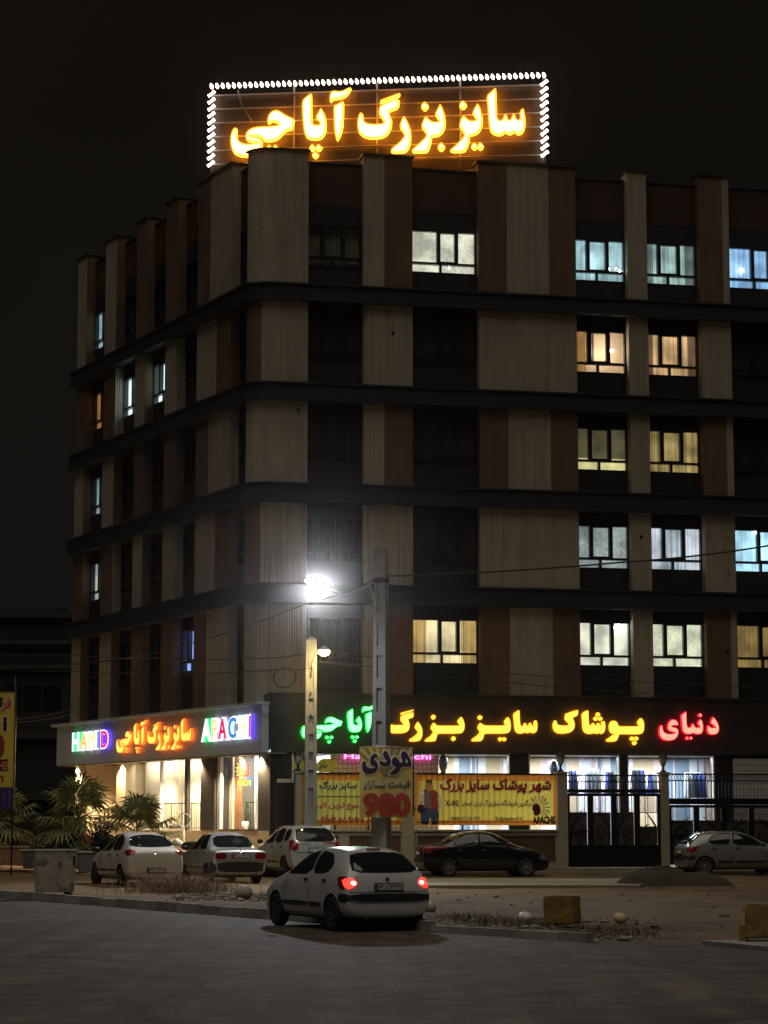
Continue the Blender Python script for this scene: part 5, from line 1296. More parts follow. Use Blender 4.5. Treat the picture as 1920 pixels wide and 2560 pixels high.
SPEC = {
 'hatch': dict(st=[(-1.92,.42,.56,.62,.66,.62,.54),(-1.905,.27,.62,.70,.76,.73,.66),(-1.86,.24,.80,.90,.80,.77,.66),(-1.76,.22,.89,1.06,.815,.785,.63),(-1.62,.21,.91,1.20,.822,.79,.60),(-1.42,.20,.915,1.345,.826,.795,.57),(-1.2,.19,.915,1.40,.826,.80,.56),(-.7,.18,.91,1.428,.826,.80,.555),(-.2,.18,.90,1.425,.826,.80,.55),(.15,.18,.89,1.375,.826,.80,.55),(.55,.18,.88,1.20,.826,.80,.57),(.92,.18,.865,.99,.826,.79,.62),(1.15,.18,.84,.92,.825,.78,.66),(1.45,.18,.79,.85,.815,.76,.62),(1.72,.19,.68,.73,.77,.70,.55),(1.86,.22,.56,.61,.68,.62,.48),(1.92,.32,.46,.50,.55,.50,.4)],
   ax=(-1.32, 1.12), r=.29, hw=.826,
   side=[('side_window', [(-.36,.96),(.70,.945),(.62,1.0),(.30,1.20),(.06,1.29),(-.20,1.325),(-.33,1.33)]), ('side_window', [(-.44,.965),(-.41,1.33),(-.70,1.325),(-.98,1.27),(-1.14,1.16),(-1.16,1.08),(-1.02,.985)])],
   rear=[(-.61,1.00),(0,.985),(.61,1.00),(.57,1.16),(.48,1.30),(0,1.325),(-.48,1.30),(-.57,1.16)], tail=('corner', [(-1.93,.72),(-1.93,.92),(-1.60,.93),(-1.52,.90),(-1.62,.76),(-1.80,.70)]), strip=(.50,.64), plate=(.70,.80), handles=(-.2,-.98), rub=(.40,.48,-.9,.95), mirror=(.60,.97)),
 'saloon_hatch': dict(st=[(-1.95,.40,.55,.62,.68,.64,.56),(-1.93,.26,.70,.80,.77,.74,.66),(-1.89,.24,.88,.98,.80,.775,.66),(-1.74,.22,.93,1.06,.815,.785,.64),(-1.55,.21,.935,1.13,.82,.79,.61),(-1.25,.20,.935,1.34,.822,.79,.57),(-1.0,.19,.935,1.435,.822,.79,.555),(-.55,.18,.93,1.495,.822,.79,.55),(-.1,.18,.92,1.49,.822,.79,.55),(.2,.18,.91,1.44,.822,.79,.55),(.62,.18,.90,1.22,.822,.79,.57),(.98,.18,.885,1.00,.82,.78,.62),(1.2,.18,.86,.94,.815,.77,.66),(1.5,.18,.80,.87,.80,.75,.62),(1.75,.19,.70,.75,.76,.69,.55),(1.9,.22,.56,.61,.67,.6,.48),(1.95,.32,.46,.5,.54,.5,.4)],
   ax=(-1.22, 1.2), r=.29, hw=.822,
   side=[('side_window', [(-.30,.98),(.78,.965),(.66,1.04),(.33,1.27),(.10,1.36),(-.15,1.40),(-.27,1.40)]), ('side_window', [(-.38,.98),(-.36,1.40),(-.62,1.39),(-.9,1.31),(-1.10,1.19),(-1.14,1.09),(-1.05,1.0)])],
   rear=[(-.60,1.09),(0,1.065),(.60,1.09),(.58,1.20),(.47,1.36),(0,1.405),(-.47,1.36),(-.58,1.20)], tail=('corner', [(-1.96,.84),(-1.95,1.0),(-1.66,1.02),(-1.60,.97),(-1.70,.87),(-1.85,.83)]), strip=None, plate=(.40,.50), handles=(-.18,-.95), rub=(.42,.47,-.9,1.0), mirror=(.62,1.0)),
 'boxy_sedan': dict(st=[(-1.96,.42,.66,.70,.70,.68,.62),(-1.95,.28,.86,.92,.77,.75,.69),(-1.88,.24,.92,.965,.79,.765,.68),(-1.7,.22,.93,.98,.80,.77,.66),(-1.4,.21,.935,1.00,.80,.77,.65),(-1.28,.2,.935,1.06,.80,.77,.62),(-.98,.19,.935,1.33,.80,.77,.56),(-.84,.19,.935,1.41,.80,.77,.55),(-.5,.18,.93,1.455,.80,.77,.545),(0,.18,.92,1.455,.80,.77,.54),(.22,.18,.915,1.42,.80,.77,.54),(.6,.18,.905,1.19,.80,.77,.57),(.92,.18,.89,.985,.80,.76,.62),(1.1,.18,.87,.935,.795,.755,.66),(1.5,.18,.83,.88,.785,.745,.64),(1.8,.2,.74,.78,.76,.71,.6),(1.93,.26,.58,.62,.7,.64,.5)],
   ax=(-1.18, 1.17), r=.275, hw=.80,
   side=[('side_window', [(-.26,.975),(.72,.965),(.60,1.04),(.28,1.26),(.1,1.36),(-.1,1.375),(-.23,1.375)]), ('side_window', [(-.33,.975),(-.31,1.375),(-.60,1.37),(-.78,1.32),(-.93,1.1),(-.98,.98)])],
   rear=[(-.60,1.03),(0,1.02),(.60,1.03),(.50,1.33),(0,1.36),(-.50,1.33)], tail=('flat', .42, .74, .70, .88), strip=(.34,.62), plate=(.75,.85), handles=(-.15,-.85), rub=(.44,.48,-.9,1.0), mirror=(.60,1.0)),
 'wagon': dict(st=[(-2.0,.46,.62,.70,.70,.66,.58),(-1.98,.30,.86,.95,.80,.77,.68),(-1.93,.27,.98,1.10,.83,.80,.65),(-1.82,.25,1.02,1.28,.84,.81,.62),(-1.66,.24,1.03,1.46,.84,.81,.60),(-1.5,.23,1.03,1.545,.84,.81,.59),(-1.0,.22,1.02,1.60,.84,.81,.58),(-.4,.22,1.0,1.61,.84,.81,.58),(.05,.22,.99,1.575,.84,.81,.58),(.5,.22,.98,1.38,.84,.81,.59),(.9,.22,.965,1.12,.84,.80,.63),(1.15,.22,.94,1.03,.835,.79,.68),(1.5,.22,.88,.96,.82,.77,.64),(1.8,.24,.76,.82,.78,.71,.58),(1.95,.28,.60,.66,.68,.62,.5),(2.0,.38,.52,.56,.58,.52,.42)],
   ax=(-1.28, 1.22), r=.32, hw=.84,
   side=[('side_window', [(-.28,1.06),(.72,1.04),(.60,1.14),(.25,1.40),(.02,1.48),(-.25,1.50)]), ('side_window', [(-.36,1.06),(-.34,1.50),(-.95,1.49),(-1.02,1.08)]), ('side_window', [(-1.10,1.10),(-1.05,1.48),(-1.42,1.43),(-1.56,1.26),(-1.5,1.15)])],
   rear=[(-.63,1.12),(0,1.10),(.63,1.12),(.58,1.32),(.52,1.48),(0,1.51),(-.52,1.48),(-.58,1.32)], tail=('corner', [(-2.0,.82),(-1.98,1.06),(-1.78,1.16),(-1.66,1.14),(-1.74,.94),(-1.86,.80)]), strip=None, plate=(.80,.90), handles=(-.12,-.98), rub=(.46,.52,-.9,1.0), mirror=(.58,1.10), rails=True),
 'sedan': dict(st=[(-2.10,.44,.60,.68,.66,.62,.55),(-2.08,.28,.84,.93,.76,.73,.66),(-2.0,.24,.95,1.02,.80,.77,.66),(-1.8,.22,.96,1.05,.82,.785,.63),(-1.5,.21,.95,1.07,.826,.79,.61),(-1.3,.2,.945,1.13,.826,.795,.60),(-.95,.19,.94,1.34,.826,.80,.565),(-.6,.19,.93,1.425,.826,.80,.555),(-.2,.18,.92,1.455,.826,.80,.55),(.15,.18,.91,1.42,.826,.80,.55),(.55,.18,.90,1.235,.826,.80,.57),(.92,.18,.88,1.0,.826,.79,.62),(1.2,.18,.85,.93,.825,.78,.66),(1.5,.18,.80,.86,.815,.76,.62),(1.77,.19,.70,.75,.77,.70,.55),(1.95,.22,.57,.62,.68,.62,.48),(2.02,.32,.46,.50,.55,.50,.4)],
   ax=(-1.30, 1.20), r=.295, hw=.826,
   side=[('side_window', [(-.32,.975),(.72,.96),(.60,1.04),(.32,1.20),(.08,1.32),(-.15,1.36),(-.29,1.365)]), ('side_window', [(-.40,.975),(-.37,1.365),(-.60,1.345),(-.85,1.26),(-1.08,1.10),(-1.12,1.0)])],
   rear=[(-.60,1.10),(0,1.085),(.60,1.10),(.52,1.30),(0,1.37),(-.52,1.30)], tail=('corner', [(-2.1,.74),(-2.08,.96),(-1.85,1.0),(-1.72,.94),(-1.82,.80),(-1.95,.74)]), strip=(.48,.56), plate=(.70,.80), handles=(-.18,-.95), rub=(.42,.48,-.9,1.0), mirror=(.60,1.0)),
}
def car(kind, col, loc, heading, label, plate=None, lit=False, rim=None, dark_bumper=False, z_bump=None):
    s_ = SPEC[kind]
    t = thing('parked_car' if not lit else 'hatchback_car', loc, label, 'car', None, heading)
    me = evaluated(car_body_mesh(s_['st']), [subd])
    bm_ = bmesh.new(); bm_.from_mesh(me); bvh = BVHTree.FromBMesh(bm_)
    def loc_on(o, d):
        h = bvh.ray_cast(Vector(o), Vector(d)); return (h[0], h[1]) if h[0] is not None else None
    def patch(name, poly, axis, m, off=.006, parent=t, sm_=1, rings=(0, .3, .6, .82, .93, 1.0)):
        """a panel pressed into the body: star-shaped outline laid on the surface"""
        if sm_: poly = smooth(poly, sm_)
        q = []
        for a, b_ in zip(poly, poly[1:]+poly[:1]):
            k = max(1, int(math.hypot(b_[0]-a[0], b_[1]-a[1])/.09)); q += [(a[0]+(b_[0]-a[0])*i/k, a[1]+(b_[1]-a[1])*i/k) for i in range(k)]
        poly = q
        c = (sum(p[0] for p in poly)/len(poly), sum(p[1] for p in poly)/len(poly))
        def cast(p):
            if axis == 'rear': r = loc_on((-3.5, p[0], p[1]), (1, 0, 0))
            elif axis == 'front': r = loc_on((3.5, p[0], p[1]), (-1, 0, 0))
            elif axis == 'left': r = loc_on((p[0], 3, p[1]), (0, -1, 0))
            elif axis == 'right': r = loc_on((p[0], -3, p[1]), (0, 1, 0))
            else: r = loc_on((p[0], p[1], 3), (0, 0, -1))
            if r is None: return None
            n_ = r[1]
            return r[0] + n_*off
        R_ = []
        for f in rings:
            R_.append([cast((c[0]+(p[0]-c[0])*f, c[1]+(p[1]-c[1])*f)) for p in poly] if f else [cast(c)])
        mb = MB(); n = len(poly); flip = axis in ('left', 'front')
        for i in range(len(R_)-1):
            for k in range(n):
                k2 = (k+1) % n
                qd = [R_[0][0], R_[1][k], R_[1][k2]] if i == 0 else [R_[i][k], R_[i+1][k], R_[i+1][k2], R_[i][k2]]
                if all(v is not None for v in qd): mb.face(qd, 0, None, True)
        # rim back to the body
        for k in range(n):
            a, b_ = R_[-1][k], R_[-1][(k+1) % n]
            if a is not None and b_ is not None:
                d = Vector({'rear': (1, 0, 0), 'front': (-1, 0, 0), 'left': (0, -1, 0), 'right': (0, 1, 0), 'top': (0, 0, -1)}[axis])*(off+.01)
                mb.face([a, b_, b_+d, a+d])
        if not mb.f: return None
        return mb.build(name, m, parent, True, True)
    # body with wheel arches cut out
    cut = MB()
    for ax in s_['ax']:
        for sd in (-1, 1):
            M = Matrix.Rotation(math.pi/2, 4, 'X')
            cut.lathe([(0, -.22), (s_['r']+.055, -.22), (s_['r']+.055, .35), (0, .35)], (ax, sd*(s_['hw']-.07) if sd > 0 else -(s_['hw']-.07), s_['r']+.005), 24, M if sd < 0 else Matrix.Rotation(-math.pi/2, 4, 'X'))
    co = cut.build('tmp_cut', TRIM)
    bmc = bmesh.new(); bmc.from_mesh(co.data); bmesh.ops.remove_doubles(bmc, verts=bmc.verts, dist=1e-4); bmesh.ops.recalc_face_normals(bmc, faces=bmc.faces); bmc.to_mesh(co.data); bmc.free()
    me.materials.clear(); me.materials.append(col)
    def bl(o):
        m_ = o.modifiers.new('b', 'BOOLEAN'); m_.object = co; m_.operation = 'DIFFERENCE'; m_.solver = 'EXACT'; m_.material_mode = 'TRANSFER'
    me2 = evaluated(me, [bl]); bpy.data.objects.remove(co)
    for p in me2.polygons: p.use_smooth = True
    body = bpy.data.objects.new('body', me2); COL.objects.link(body); body.parent = t; WM[body.name] = WM[t.name]
    try: me2.set_sharp_from_angle(angle=rad(42))
    except Exception: pass
    for ax in s_['ax']:
        for sd in (-1, 1):
            r = s_['r']; M = Matrix.Rotation(-sd*math.pi/2, 4, 'X'); c = (ax, sd*(s_['hw']-.10), r)
            mb = MB(); mb.lathe([(r*.60, -.09), (r*.92, -.09), (r, -.06), (r, .06), (r*.93, .088), (r*.66, .085), (r*.62, .07)], c, 26, M); wh_ = mb.build('wheel', TYRE, t, True)
            mb = MB(); mb.lathe([(0, .075), (r*.14, .08), (r*.2, .062), (r*.52, .055), (r*.60, .078), (r*.65, .07), (r*.62, -.08), (0, -.08)], c, 26, M)
            for k in range(7):
                a = k*2*math.pi/7
                e = M @ Vector((r*.40*math.cos(a), r*.40*math.sin(a), .066)); mb.ball(Vector(c)+e, .03, 6, 1)
            mb.build('rim', [rim or RIM, TRIM], wh_, True)
    for sd, nm in ((1, 'left'), (-1, 'right')):
        for name, poly in s_['side']: 
            patch('window_seal', [(sum(p[0] for p in poly)/len(poly) + (x-sum(p[0] for p in poly)/len(poly))*1.05, sum(p[1] for p in poly)/len(poly) + (z-sum(p[1] for p in poly)/len(poly))*1.07) for x, z in poly], nm, TRIM, .004)
            patch(name, poly, nm, CGL, .008)
        for hx in s_['handles']:
            patch('door_handle', [(hx-.08, .83 if kind != 'wagon' else .92), (hx+.06, .83 if kind != 'wagon' else .92), (hx+.06, .87 if kind != 'wagon' else .96), (hx-.08, .87 if kind != 'wagon' else .96)], nm, TRIM, .02, rings=(0, 1.0))
        a, b_, c, d = s_['rub']; 
        for x0, x1 in ((c+.02, -.36), (-.30, d-.12)): patch('rub_strip', [(x0, a), (x1, a), (x1, b_), (x0, b_)], nm, TRIM, .016, sm_=1, rings=(0, .6, 1.0))
        # door shut lines
        for xl in (-.37, .75):
            patch('door_gap', [(xl-.009, .28), (xl+.009, .28), (xl+.009, .90), (xl-.009, .90)], nm, TRIM, .0035, sm_=0, rings=(0, 1.0))
        mx, mz = s_['mirror']; mb = MB()
        mb.ball((mx, sd*(s_['hw']+.10), mz), .09, 10, sz=(.65, 1.1, .75)); mb.build('mirror', TRIM, t, True)
    patch('rear_window', s_['rear'], 'rear', CGL, .014)
    st = s_['st']
    wsz = [x for x in st if .5 < x[0] < 1.0]
    patch('windscreen', [(-.60, wsz[-1][3]+.02), (.60, wsz[-1][3]+.02), (.50, wsz[0][3]+.12), (0, wsz[0][3]+.14), (-.50, wsz[0][3]+.12)], 'front', CGL, .007)
    tl = s_['tail']; lm = LLIT if lit else LRED
    for sd in (1, -1):
        if tl[0] == 'flat':
            _, y0, y1, za, zb = tl
            patch('tail_light', [(sd*y0, za), (sd*y1, za), (sd*y1, zb), (sd*y0, zb)], 'rear', lm, .012)
        else:
            zz = [p[1] for p in tl[1]]; za, zb = min(zz), max(zz)
            patch('tail_light', tl[1][1:], 'left' if sd > 0 else 'right', LRED if lit else lm, .012)
            wv = s_['hw']
            patch('tail_light', [(sd*(wv-.27), za+.10), (sd*(wv-.10), za+.01), (sd*(wv-.05), za+.06), (sd*(wv-.06), zb-.04), (sd*(wv-.19), zb-.03)], 'rear', lm, .013)
            if lit: patch('brake_bulb', [(sd*(wv-.185)+.05*math.cos(a), (za+zb)/2+.04*math.sin(a)) for a in [k*math.pi/4 for k in range(8)]], 'rear', LCORE, .018)
    if s_['strip']:
        za, zb = s_['strip']; w_ = s_['hw']-.03
        patch('bumper_strip', [(-w_, za), (w_, za), (w_, zb), (-w_, zb)], 'rear', TRIM, .016, rings=(0, .3, .6, .85, 1.0))
        if dark_bumper:
            for nm in ('left', 'right'): patch('bumper_strip', [(st[0][0], za), (-1.52, za), (-1.52, zb), (st[0][0], zb)], nm, TRIM, .014)
        else:
            for nm in ('left', 'right'): patch('bumper_strip', [(st[0][0], za), (-1.66, za), (-1.62, (za+zb)/2), (-1.66, zb), (st[0][0], zb)], nm, TRIM, .014)
    za, zb = s_['plate']
    h = loc_on((-3.5, 0, (za+zb)/2), (1, 0, 0))
    if h:
        x = min(h[0].x, (loc_on((-3.5, 0, za), (1, 0, 0)) or h)[0].x, (loc_on((-3.5, 0, zb), (1, 0, 0)) or h)[0].x)-.012
        mb = MB(); mb.box((x-.004, 0, (za+zb)/2), (.02, .54, zb-za+.03)); mb.build('plate_frame', TRIM, t, True)
        mb = MB(); mb.box((x-.014, 0, (za+zb)/2), (.008, .50, zb-za-.005)); pl_ = mb.build('number_plate', PLW, t, True)
        if plate:
            mb = MB(); mb.loops(fit(text_loops(plate, .03), -.19, .23, za+.015, zb-.015), lambda u, z, o: Vector((x-.018-o, -u, z)), 0, .003); mb.build('lettering', P_BLK, pl_, True)
            mb = MB(); mb.box((x-.020, .225, (za+zb)/2), (.004, .04, zb-za-.005)); mb.build('blue_band', mat('plate_blue', (.02, .05, .25), .5), pl_, True)
    h = loc_on((-3.5, 0, st[3][3]-.1), (1, 0, 0))
    patch('badge', [(.035*math.cos(a), st[3][2]-.02+.035*math.sin(a)) for a in [k*math.pi/4 for k in range(8)]], 'rear', CHROME if not lit else TRIM, .012, sm_=0, rings=(0, 1.0))
    zr = max(x[3] for x in st)
    if kind == 'hatch': patch('high_brake_light', [(-.13, zr-.075), (.13, zr-.075), (.13, zr-.055), (-.13, zr-.055)], 'rear', LRED, .02, sm_=0, rings=(0, 1.0))
    patch('lid_gap', [(-.70, s_['plate'][0]-.03 if not s_['strip'] else s_['strip'][1]+.02), (.70, s_['plate'][0]-.03 if not s_['strip'] else s_['strip'][1]+.02), (.70, (s_['plate'][0]-.015 if not s_['strip'] else s_['strip'][1]+.032)), (-.70, (s_['plate'][0]-.015 if not s_['strip'] else s_['strip'][1]+.032))], 'rear', TRIM, .004, sm_=0, rings=(0, .5, 1.0))
    for sd in (1, -1):
        fx = [x for x in st if x[0] > 1.6][0]
        patch('headlight', [(fx[0]-.16, fx[2]-.14), (fx[0]+.14, fx[2]-.20), (fx[0]+.14, fx[2]-.10), (fx[0]-.02, fx[2]+.0), (fx[0]-.14, fx[2]-.03)], 'left' if sd > 0 else 'right', LCLR, .012)
    mb = MB(); mb.tube([(-1.5, .4, .20), (st[0][0]-.03, .42, .22)], .03, 8); mb.build('exhaust_pipe', DARKM, t, True)
    mb = MB(); mb.box((0, 0, .30), (3.2, 1.3, .22)); mb.build('underbody', TRIM, t, True)
    if kind in ('saloon_hatch', 'wagon'):
        zc = s_['rear'][1][1]; hh = loc_on((-3.5, .0, zc+.03), (1, 0, 0))
        if hh: mb = MB(); p0 = hh[0]+Vector((-.02, 0, -.02)); h2 = loc_on((-3.5, .38, zc+.12), (1, 0, 0)); mb.tube([p0, h2[0]+Vector((-.015, 0, 0))], .011, 5); mb.build('rear_wiper', TRIM, t, True)
    if s_.get('rails'):
        for sd in (1, -1):
            mb = MB(); P = []
            for x in (-1.35, -1.2, -.6, .0, .1):
                q = loc_on((x, sd*.52, 3), (0, 0, -1)); P.append(q[0]+Vector((0, 0, .0 if x in (-1.35, .1) else .05)))
            mb.tube(P, .016, 6); mb.build('roof_rail', CHROME, t, True)
    bm_.free()
    return t
WHITE1, WHITE2 = paint('white_car_paint', (.55, .56, .57)), paint('warm_white_car_paint', (.64, .60, .53))
SILV, SILG, BLKC = paint('silver_car_paint', (.44, .44, .41), .25), paint('grey_green_car_paint', (.52, .54, .49), .2), paint('black_car_paint', (.006, .006, .006))
def rear_place(px, py, z, h, kind, sd=1):
    """origin of a car whose rear wheel (left sd=1, right sd=-1) touches the ground at this spot"""
    s_ = SPEC[kind]; q = gnd(px, py, z); f = Vector((math.cos(h), math.sin(h), 0)); l = Vector((-f.y, f.x, 0))
    return q - f*s_['ax'][0] - l*sd*(s_['hw']-.10)
hN = rad(90+25.5)
car('hatch', WHITE1, rear_place(838, 2328, 0.0, hN, 'hatch'), hN, 'white hatchback on the road with its red tail lights lit', '۵۳ ن ۱۲۴ ۳۸', True, RIMD)
hA = rad(90+24)
car('saloon_hatch', WHITE2, rear_place(306, 2217, .09, hA, 'saloon_hatch'), hA, 'white rounded hatchback parked leftmost, behind the dry weeds', '۳۹ ن ۵۳ ۱۸', False, RIMD)
hB = rad(90+21)
car('boxy_sedan', SILV, rear_place(522, 2210, .10, hB, 'boxy_sedan'), hB, 'boxy silver sedan with a black bumper parked second from the left', '۸۸ ن ۵۶۴ ۷۱', False, RIMD, True)
hC = rad(90+22)
car('wagon', SILG, Vector(((718-960)/5697*69.9, 69.9, .15)) - Vector((math.cos(hC), math.sin(hC), 0))*(-1.28) - Vector((-math.sin(hC), math.cos(hC), 0))*.74, hC, 'pale tall wagon with roof rails parked between the sedan and the tall pole', None, False, RIMD)
hD = rad(11)
car('sedan', BLKC, rear_place(1121, 2194, .12, hD, 'sedan', -1), hD, 'black sedan parked along the street wall under the yellow banner', None)
hE = rad(10)
car('hatch', paint('dull_silver_car_paint', (.24, .24, .22), .25), rear_place(1762, 2189, .14, hE, 'hatch', -1), hE, 'silver hatchback at the right edge behind the soil heap', None)

# ================================================================== PALMS, PLANTERS, SHRUBS
LEAF = [mat('palm_leaf', (.14, .16, .05), .55, noise=(2, .3)), mat('palm_leaf_pale', (.28, .27, .10), .6, noise=(2, .3)), mat('palm_leaf_dry', (.40, .29, .14), .8)]
TRK = mat('palm_trunk', (.11, .075, .045), .9, noise=(6, .4), bump=(20, .6))
def palm(x, y, z, h, R_, label, seed, nl=30):
    rs = random.Random(seed); t = thing('fan_palm', (x, y, z), label, 'palm tree')
    mb = MB(); mb.tube([(x, y, z-.1), (x, y, z+h*.5), (x+.03, y, z+h)], .2, 10, rr=[.26, .2, .17])
    for k in range(70):
        a = rs.random()*6.28; zz = z+rs.random()*h; p = Vector((x+.19*math.cos(a), y+.19*math.sin(a), zz)); d = Vector((math.cos(a), math.sin(a), 0))
        s_ = Vector((-d.y, d.x, 0))*.03; mb.face([p-s_, p+s_, p+d*.12-Vector((0, 0, .22))]); 
    mb.build('trunk', TRK, t)
    mb = MB(); top = Vector((x+.03, y, z+h))
    for k in range(nl):
        az = k*2.399+rs.uniform(-.2, .2); q = k/nl
        el = rad(78 - 128*q + rs.uniform(-10, 10)); dry = el < rad(-25)
        d = Vector((math.cos(az)*math.cos(el), math.sin(az)*math.cos(el), math.sin(el)))
        pl_ = R_*rs.uniform(.42, .58); c = top + d*pl_ + Vector((0, 0, -.10*pl_))
        mi = 2 if dry else (1 if rs.random() < .35 else 0)
        mb.tube([top, top+d*pl_*.6, c], .018, 4, 1 if not dry else 2)
        sx = d.cross(Vector((0, 0, 1))); sx = sx.normalized() if sx.length > .05 else Vector((1, 0, 0)); up = sx.cross(d).normalized()
        nb = 17; L_ = R_*rs.uniform(.42, .55)
        for i in range(nb):
            f = (i/(nb-1)-.5); a = f*rad(250 if not dry else 120)
            dd = (d*math.cos(a)+sx*math.sin(a)).normalized(); fold = up*(-.18+.25*abs(f))
            l = L_*(1-.35*abs(f)*1.2)*rs.uniform(.88, 1.05); w_ = sx*math.cos(a)*.045 - d*math.sin(a)*.045
            m1 = c+dd*l*.55+fold*l*.25; e = c+dd*l+fold*l*.3-Vector((0, 0, l*(.22+.2*rs.random())))
            mb.face([c, m1-w_, e, m1+w_], mi)
    mb.build('crown', LEAF, t); return t
def shrub(name, label, cat, c, r, n, mats, seed, leaf=.09, group=None):
    rs = random.Random(seed); t = thing(name, (c[0], c[1], c[2]), label, cat, group); mb = MB()
    for k in range(n):
        a, b_ = rs.random()*6.28, rs.random(); q = rs.random()**.45
        p = Vector((c[0]+r[0]*q*math.cos(a)*math.sqrt(1-b_*b_*.6), c[1]+r[1]*q*math.sin(a), c[2]+r[2]*(b_*q+.05)))
        d = Vector((rs.uniform(-1, 1), rs.uniform(-1, 1), rs.uniform(-.3, 1))).normalized(); s_ = d.orthogonal().normalized()
        l = leaf*rs.uniform(.6, 1.3); mb.face([p, p+d*l*.5+s_*l*.3, p+d*l, p+d*l*.5-s_*l*.3], rs.randrange(len(mats)))
    mb.build('foliage', mats, t)
    mb = MB()
    for k in range(6):
        a = rs.random()*6.28; mb.tube([Vector(c), Vector((c[0]+r[0]*.5*math.cos(a), c[1]+r[1]*.5*math.sin(a), c[2]+r[2]*.6))], .012, 4)
    mb.build('stems', TRK, t); return t
PLM = mat('planter_stone', (.55, .30, .16), .4, noise=(2.2, .25)); PLG = mat('planter_grey', (.16, .15, .14), .6, noise=(2, .2)); SOIL = mat('planter_soil', (.06, .045, .03), .95)
SHR = [mat('shrub_leaf', (.07, .085, .02), .6), mat('shrub_leaf_yellow', (.20, .18, .04), .6), mat('shrub_leaf_dark', (.03, .045, .015), .6)]
def planter(px0, px1, yb, Y, hgt, dep, label, mm):
    a, c = atY(px0, yb, Y), atY(px1, yb, Y); z = a.z; t = thing('planter_box', ((a.x+c.x)/2, Y+dep/2, z), label, 'planter')
    mb = MB(); x0, x1 = a.x, c.x
    mb.hexa([Vector(p) for p in ((x0, Y, z), (x1, Y, z), (x1, Y+dep, z), (x0, Y+dep, z), (x0-.06, Y-.06, z+hgt), (x1+.06, Y-.06, z+hgt), (x1+.06, Y+dep, z+hgt), (x0-.06, Y+dep, z+hgt))]); mb.build('box', mm, t)
    mb = MB(); mb.hexa([Vector(p) for p in ((x0-.1, Y-.1, z+hgt), (x1+.1, Y-.1, z+hgt), (x1+.1, Y+dep+.04, z+hgt), (x0-.1, Y+dep+.04, z+hgt), (x0-.1, Y-.1, z+hgt+.05), (x1+.1, Y-.1, z+hgt+.05), (x1+.1, Y+dep+.04, z+hgt+.05), (x0-.1, Y+dep+.04, z+hgt+.05))]); mb.build('rim', CREAM, t)
    mb = MB(); mb.box(((x0+x1)/2, Y+dep/2, z+hgt+.055), (x1-x0-.2, dep-.3, .02)); mb.build('soil', SOIL, t)
    return (x0+x1)/2, Y+dep/2, z+hgt
pA = planter(-160, 86, 2164, 79, .62, 1.6, 'reddish stone planter box with yellow green plants at the left edge', PLM)
pB = planter(58, 220, 2172, 77.5, .60, 1.5, 'grey and cream planter box behind the metal waste bin', PLG)
pC = planter(196, 300, 2180, 74.5, .62, 1.2, 'dark planter box beside the front of the white rounded hatchback', PLG)
q = atY(10, 2110, 80); palm(q.x-.2, q.y, pA[2], .9, 1.75, 'palm with pale leaves at the left edge, behind the street banner', 3, 24)
q = atY(193, 2110, 78.3); palm(q.x, q.y, pB[2], 1.1, 2.0, 'large shaggy palm in front of the left shop entrance', 11, 34)
q = atY(340, 2110, 76); palm(q.x, q.y, .36, 1.15, 1.75, 'dark palm in front of the wide lit shop window', 23, 24)
for i, (px, l) in enumerate(((-20, 'leafy yellow green shrub at the far left of the reddish planter'), (35, 'leafy yellow green shrub behind the thin black banner post'), (78, 'leafy yellow green shrub at the right end of the reddish planter'))):
    q = atY(px, 2110, 79.6); shrub('planter_shrub', l, 'shrub', (q.x, q.y, pA[2]), (.5, .4, .5), 260, SHR[:2], i+1)
for i, (px, l) in enumerate(((110, 'low dark shrub above the left side of the metal waste bin'), (150, 'low dark shrub above the middle of the metal waste bin'), (212, 'low dark shrub between the metal waste bin and the white rounded hatchback'))):
    q = atY(px, 2128, 77.8 if px < 200 else 74.9); shrub('planter_shrub', l, 'shrub', (q.x, q.y, q.z-.05), (.5, .35, .38), 240, [SHR[0], SHR[2]], i+11)
q = atY(255, 2128, 73.2); shrub('dark_shrub', 'tall black leafless looking shrub at the bonnet of the white rounded hatchback', 'shrub', (q.x, q.y, .85), (.34, .3, .95), 900, [mat('black_leaf', (.012, .011, .01), .8)], 31, .10)
q = atY(405, 2125, 75.2); shrub('planter_shrub', 'small dark shrub between the white rounded hatchback and the motorcycle', 'shrub', (q.x, q.y, .40), (.45, .4, .75), 420, [SHR[0], SHR[2]], 41)
# motorcycle in front of the shop
mc = atY(462, 2130, 77.2); MX, MY = mc.x, mc.y
MT = thing('motorcycle', (MX, MY, .36), 'white and red motorcycle standing between the cars before the shop window', 'motorcycle')
dm = Vector((-.93, .36, 0)).normalized()                  # its front points left
def mp(a, z, s=0.0): return Vector((MX, MY, .36)) + dm*a + Vector((-dm.y, dm.x, 0))*s + Vector((0, 0, z))
MWH, MRD = mat('scooter_white', (.72, .72, .70), .3, coat=.4), mat('scooter_red', (.45, .05, .04), .35)
for a in (-.62, .62):
    mb = MB(); ang = math.atan2(dm.y, dm.x); M = Matrix.Rotation(ang, 4, 'Z') @ Matrix.Rotation(math.pi/2, 4, 'X')
    mb.lathe([(.22, -.05), (.28, -.04), (.30, 0), (.28, .04), (.22, .05), (.22, -.05)], mp(a, .30), 20, M); w_ = mb.build('wheel', TYRE, MT)
    mb = MB(); mb.lathe([(0, .03), (.22, .03), (.22, -.03), (0, -.03)], mp(a, .30), 12, M); mb.build('rim', RIM, w_)
mb = MB(); mb.tube([mp(-.75, .72), mp(-.4, .74), mp(0, .70), mp(.15, .66)], .12, 8, rr=[.06, .12, .12, .05]); mb.build('seat', BLACKP, MT)
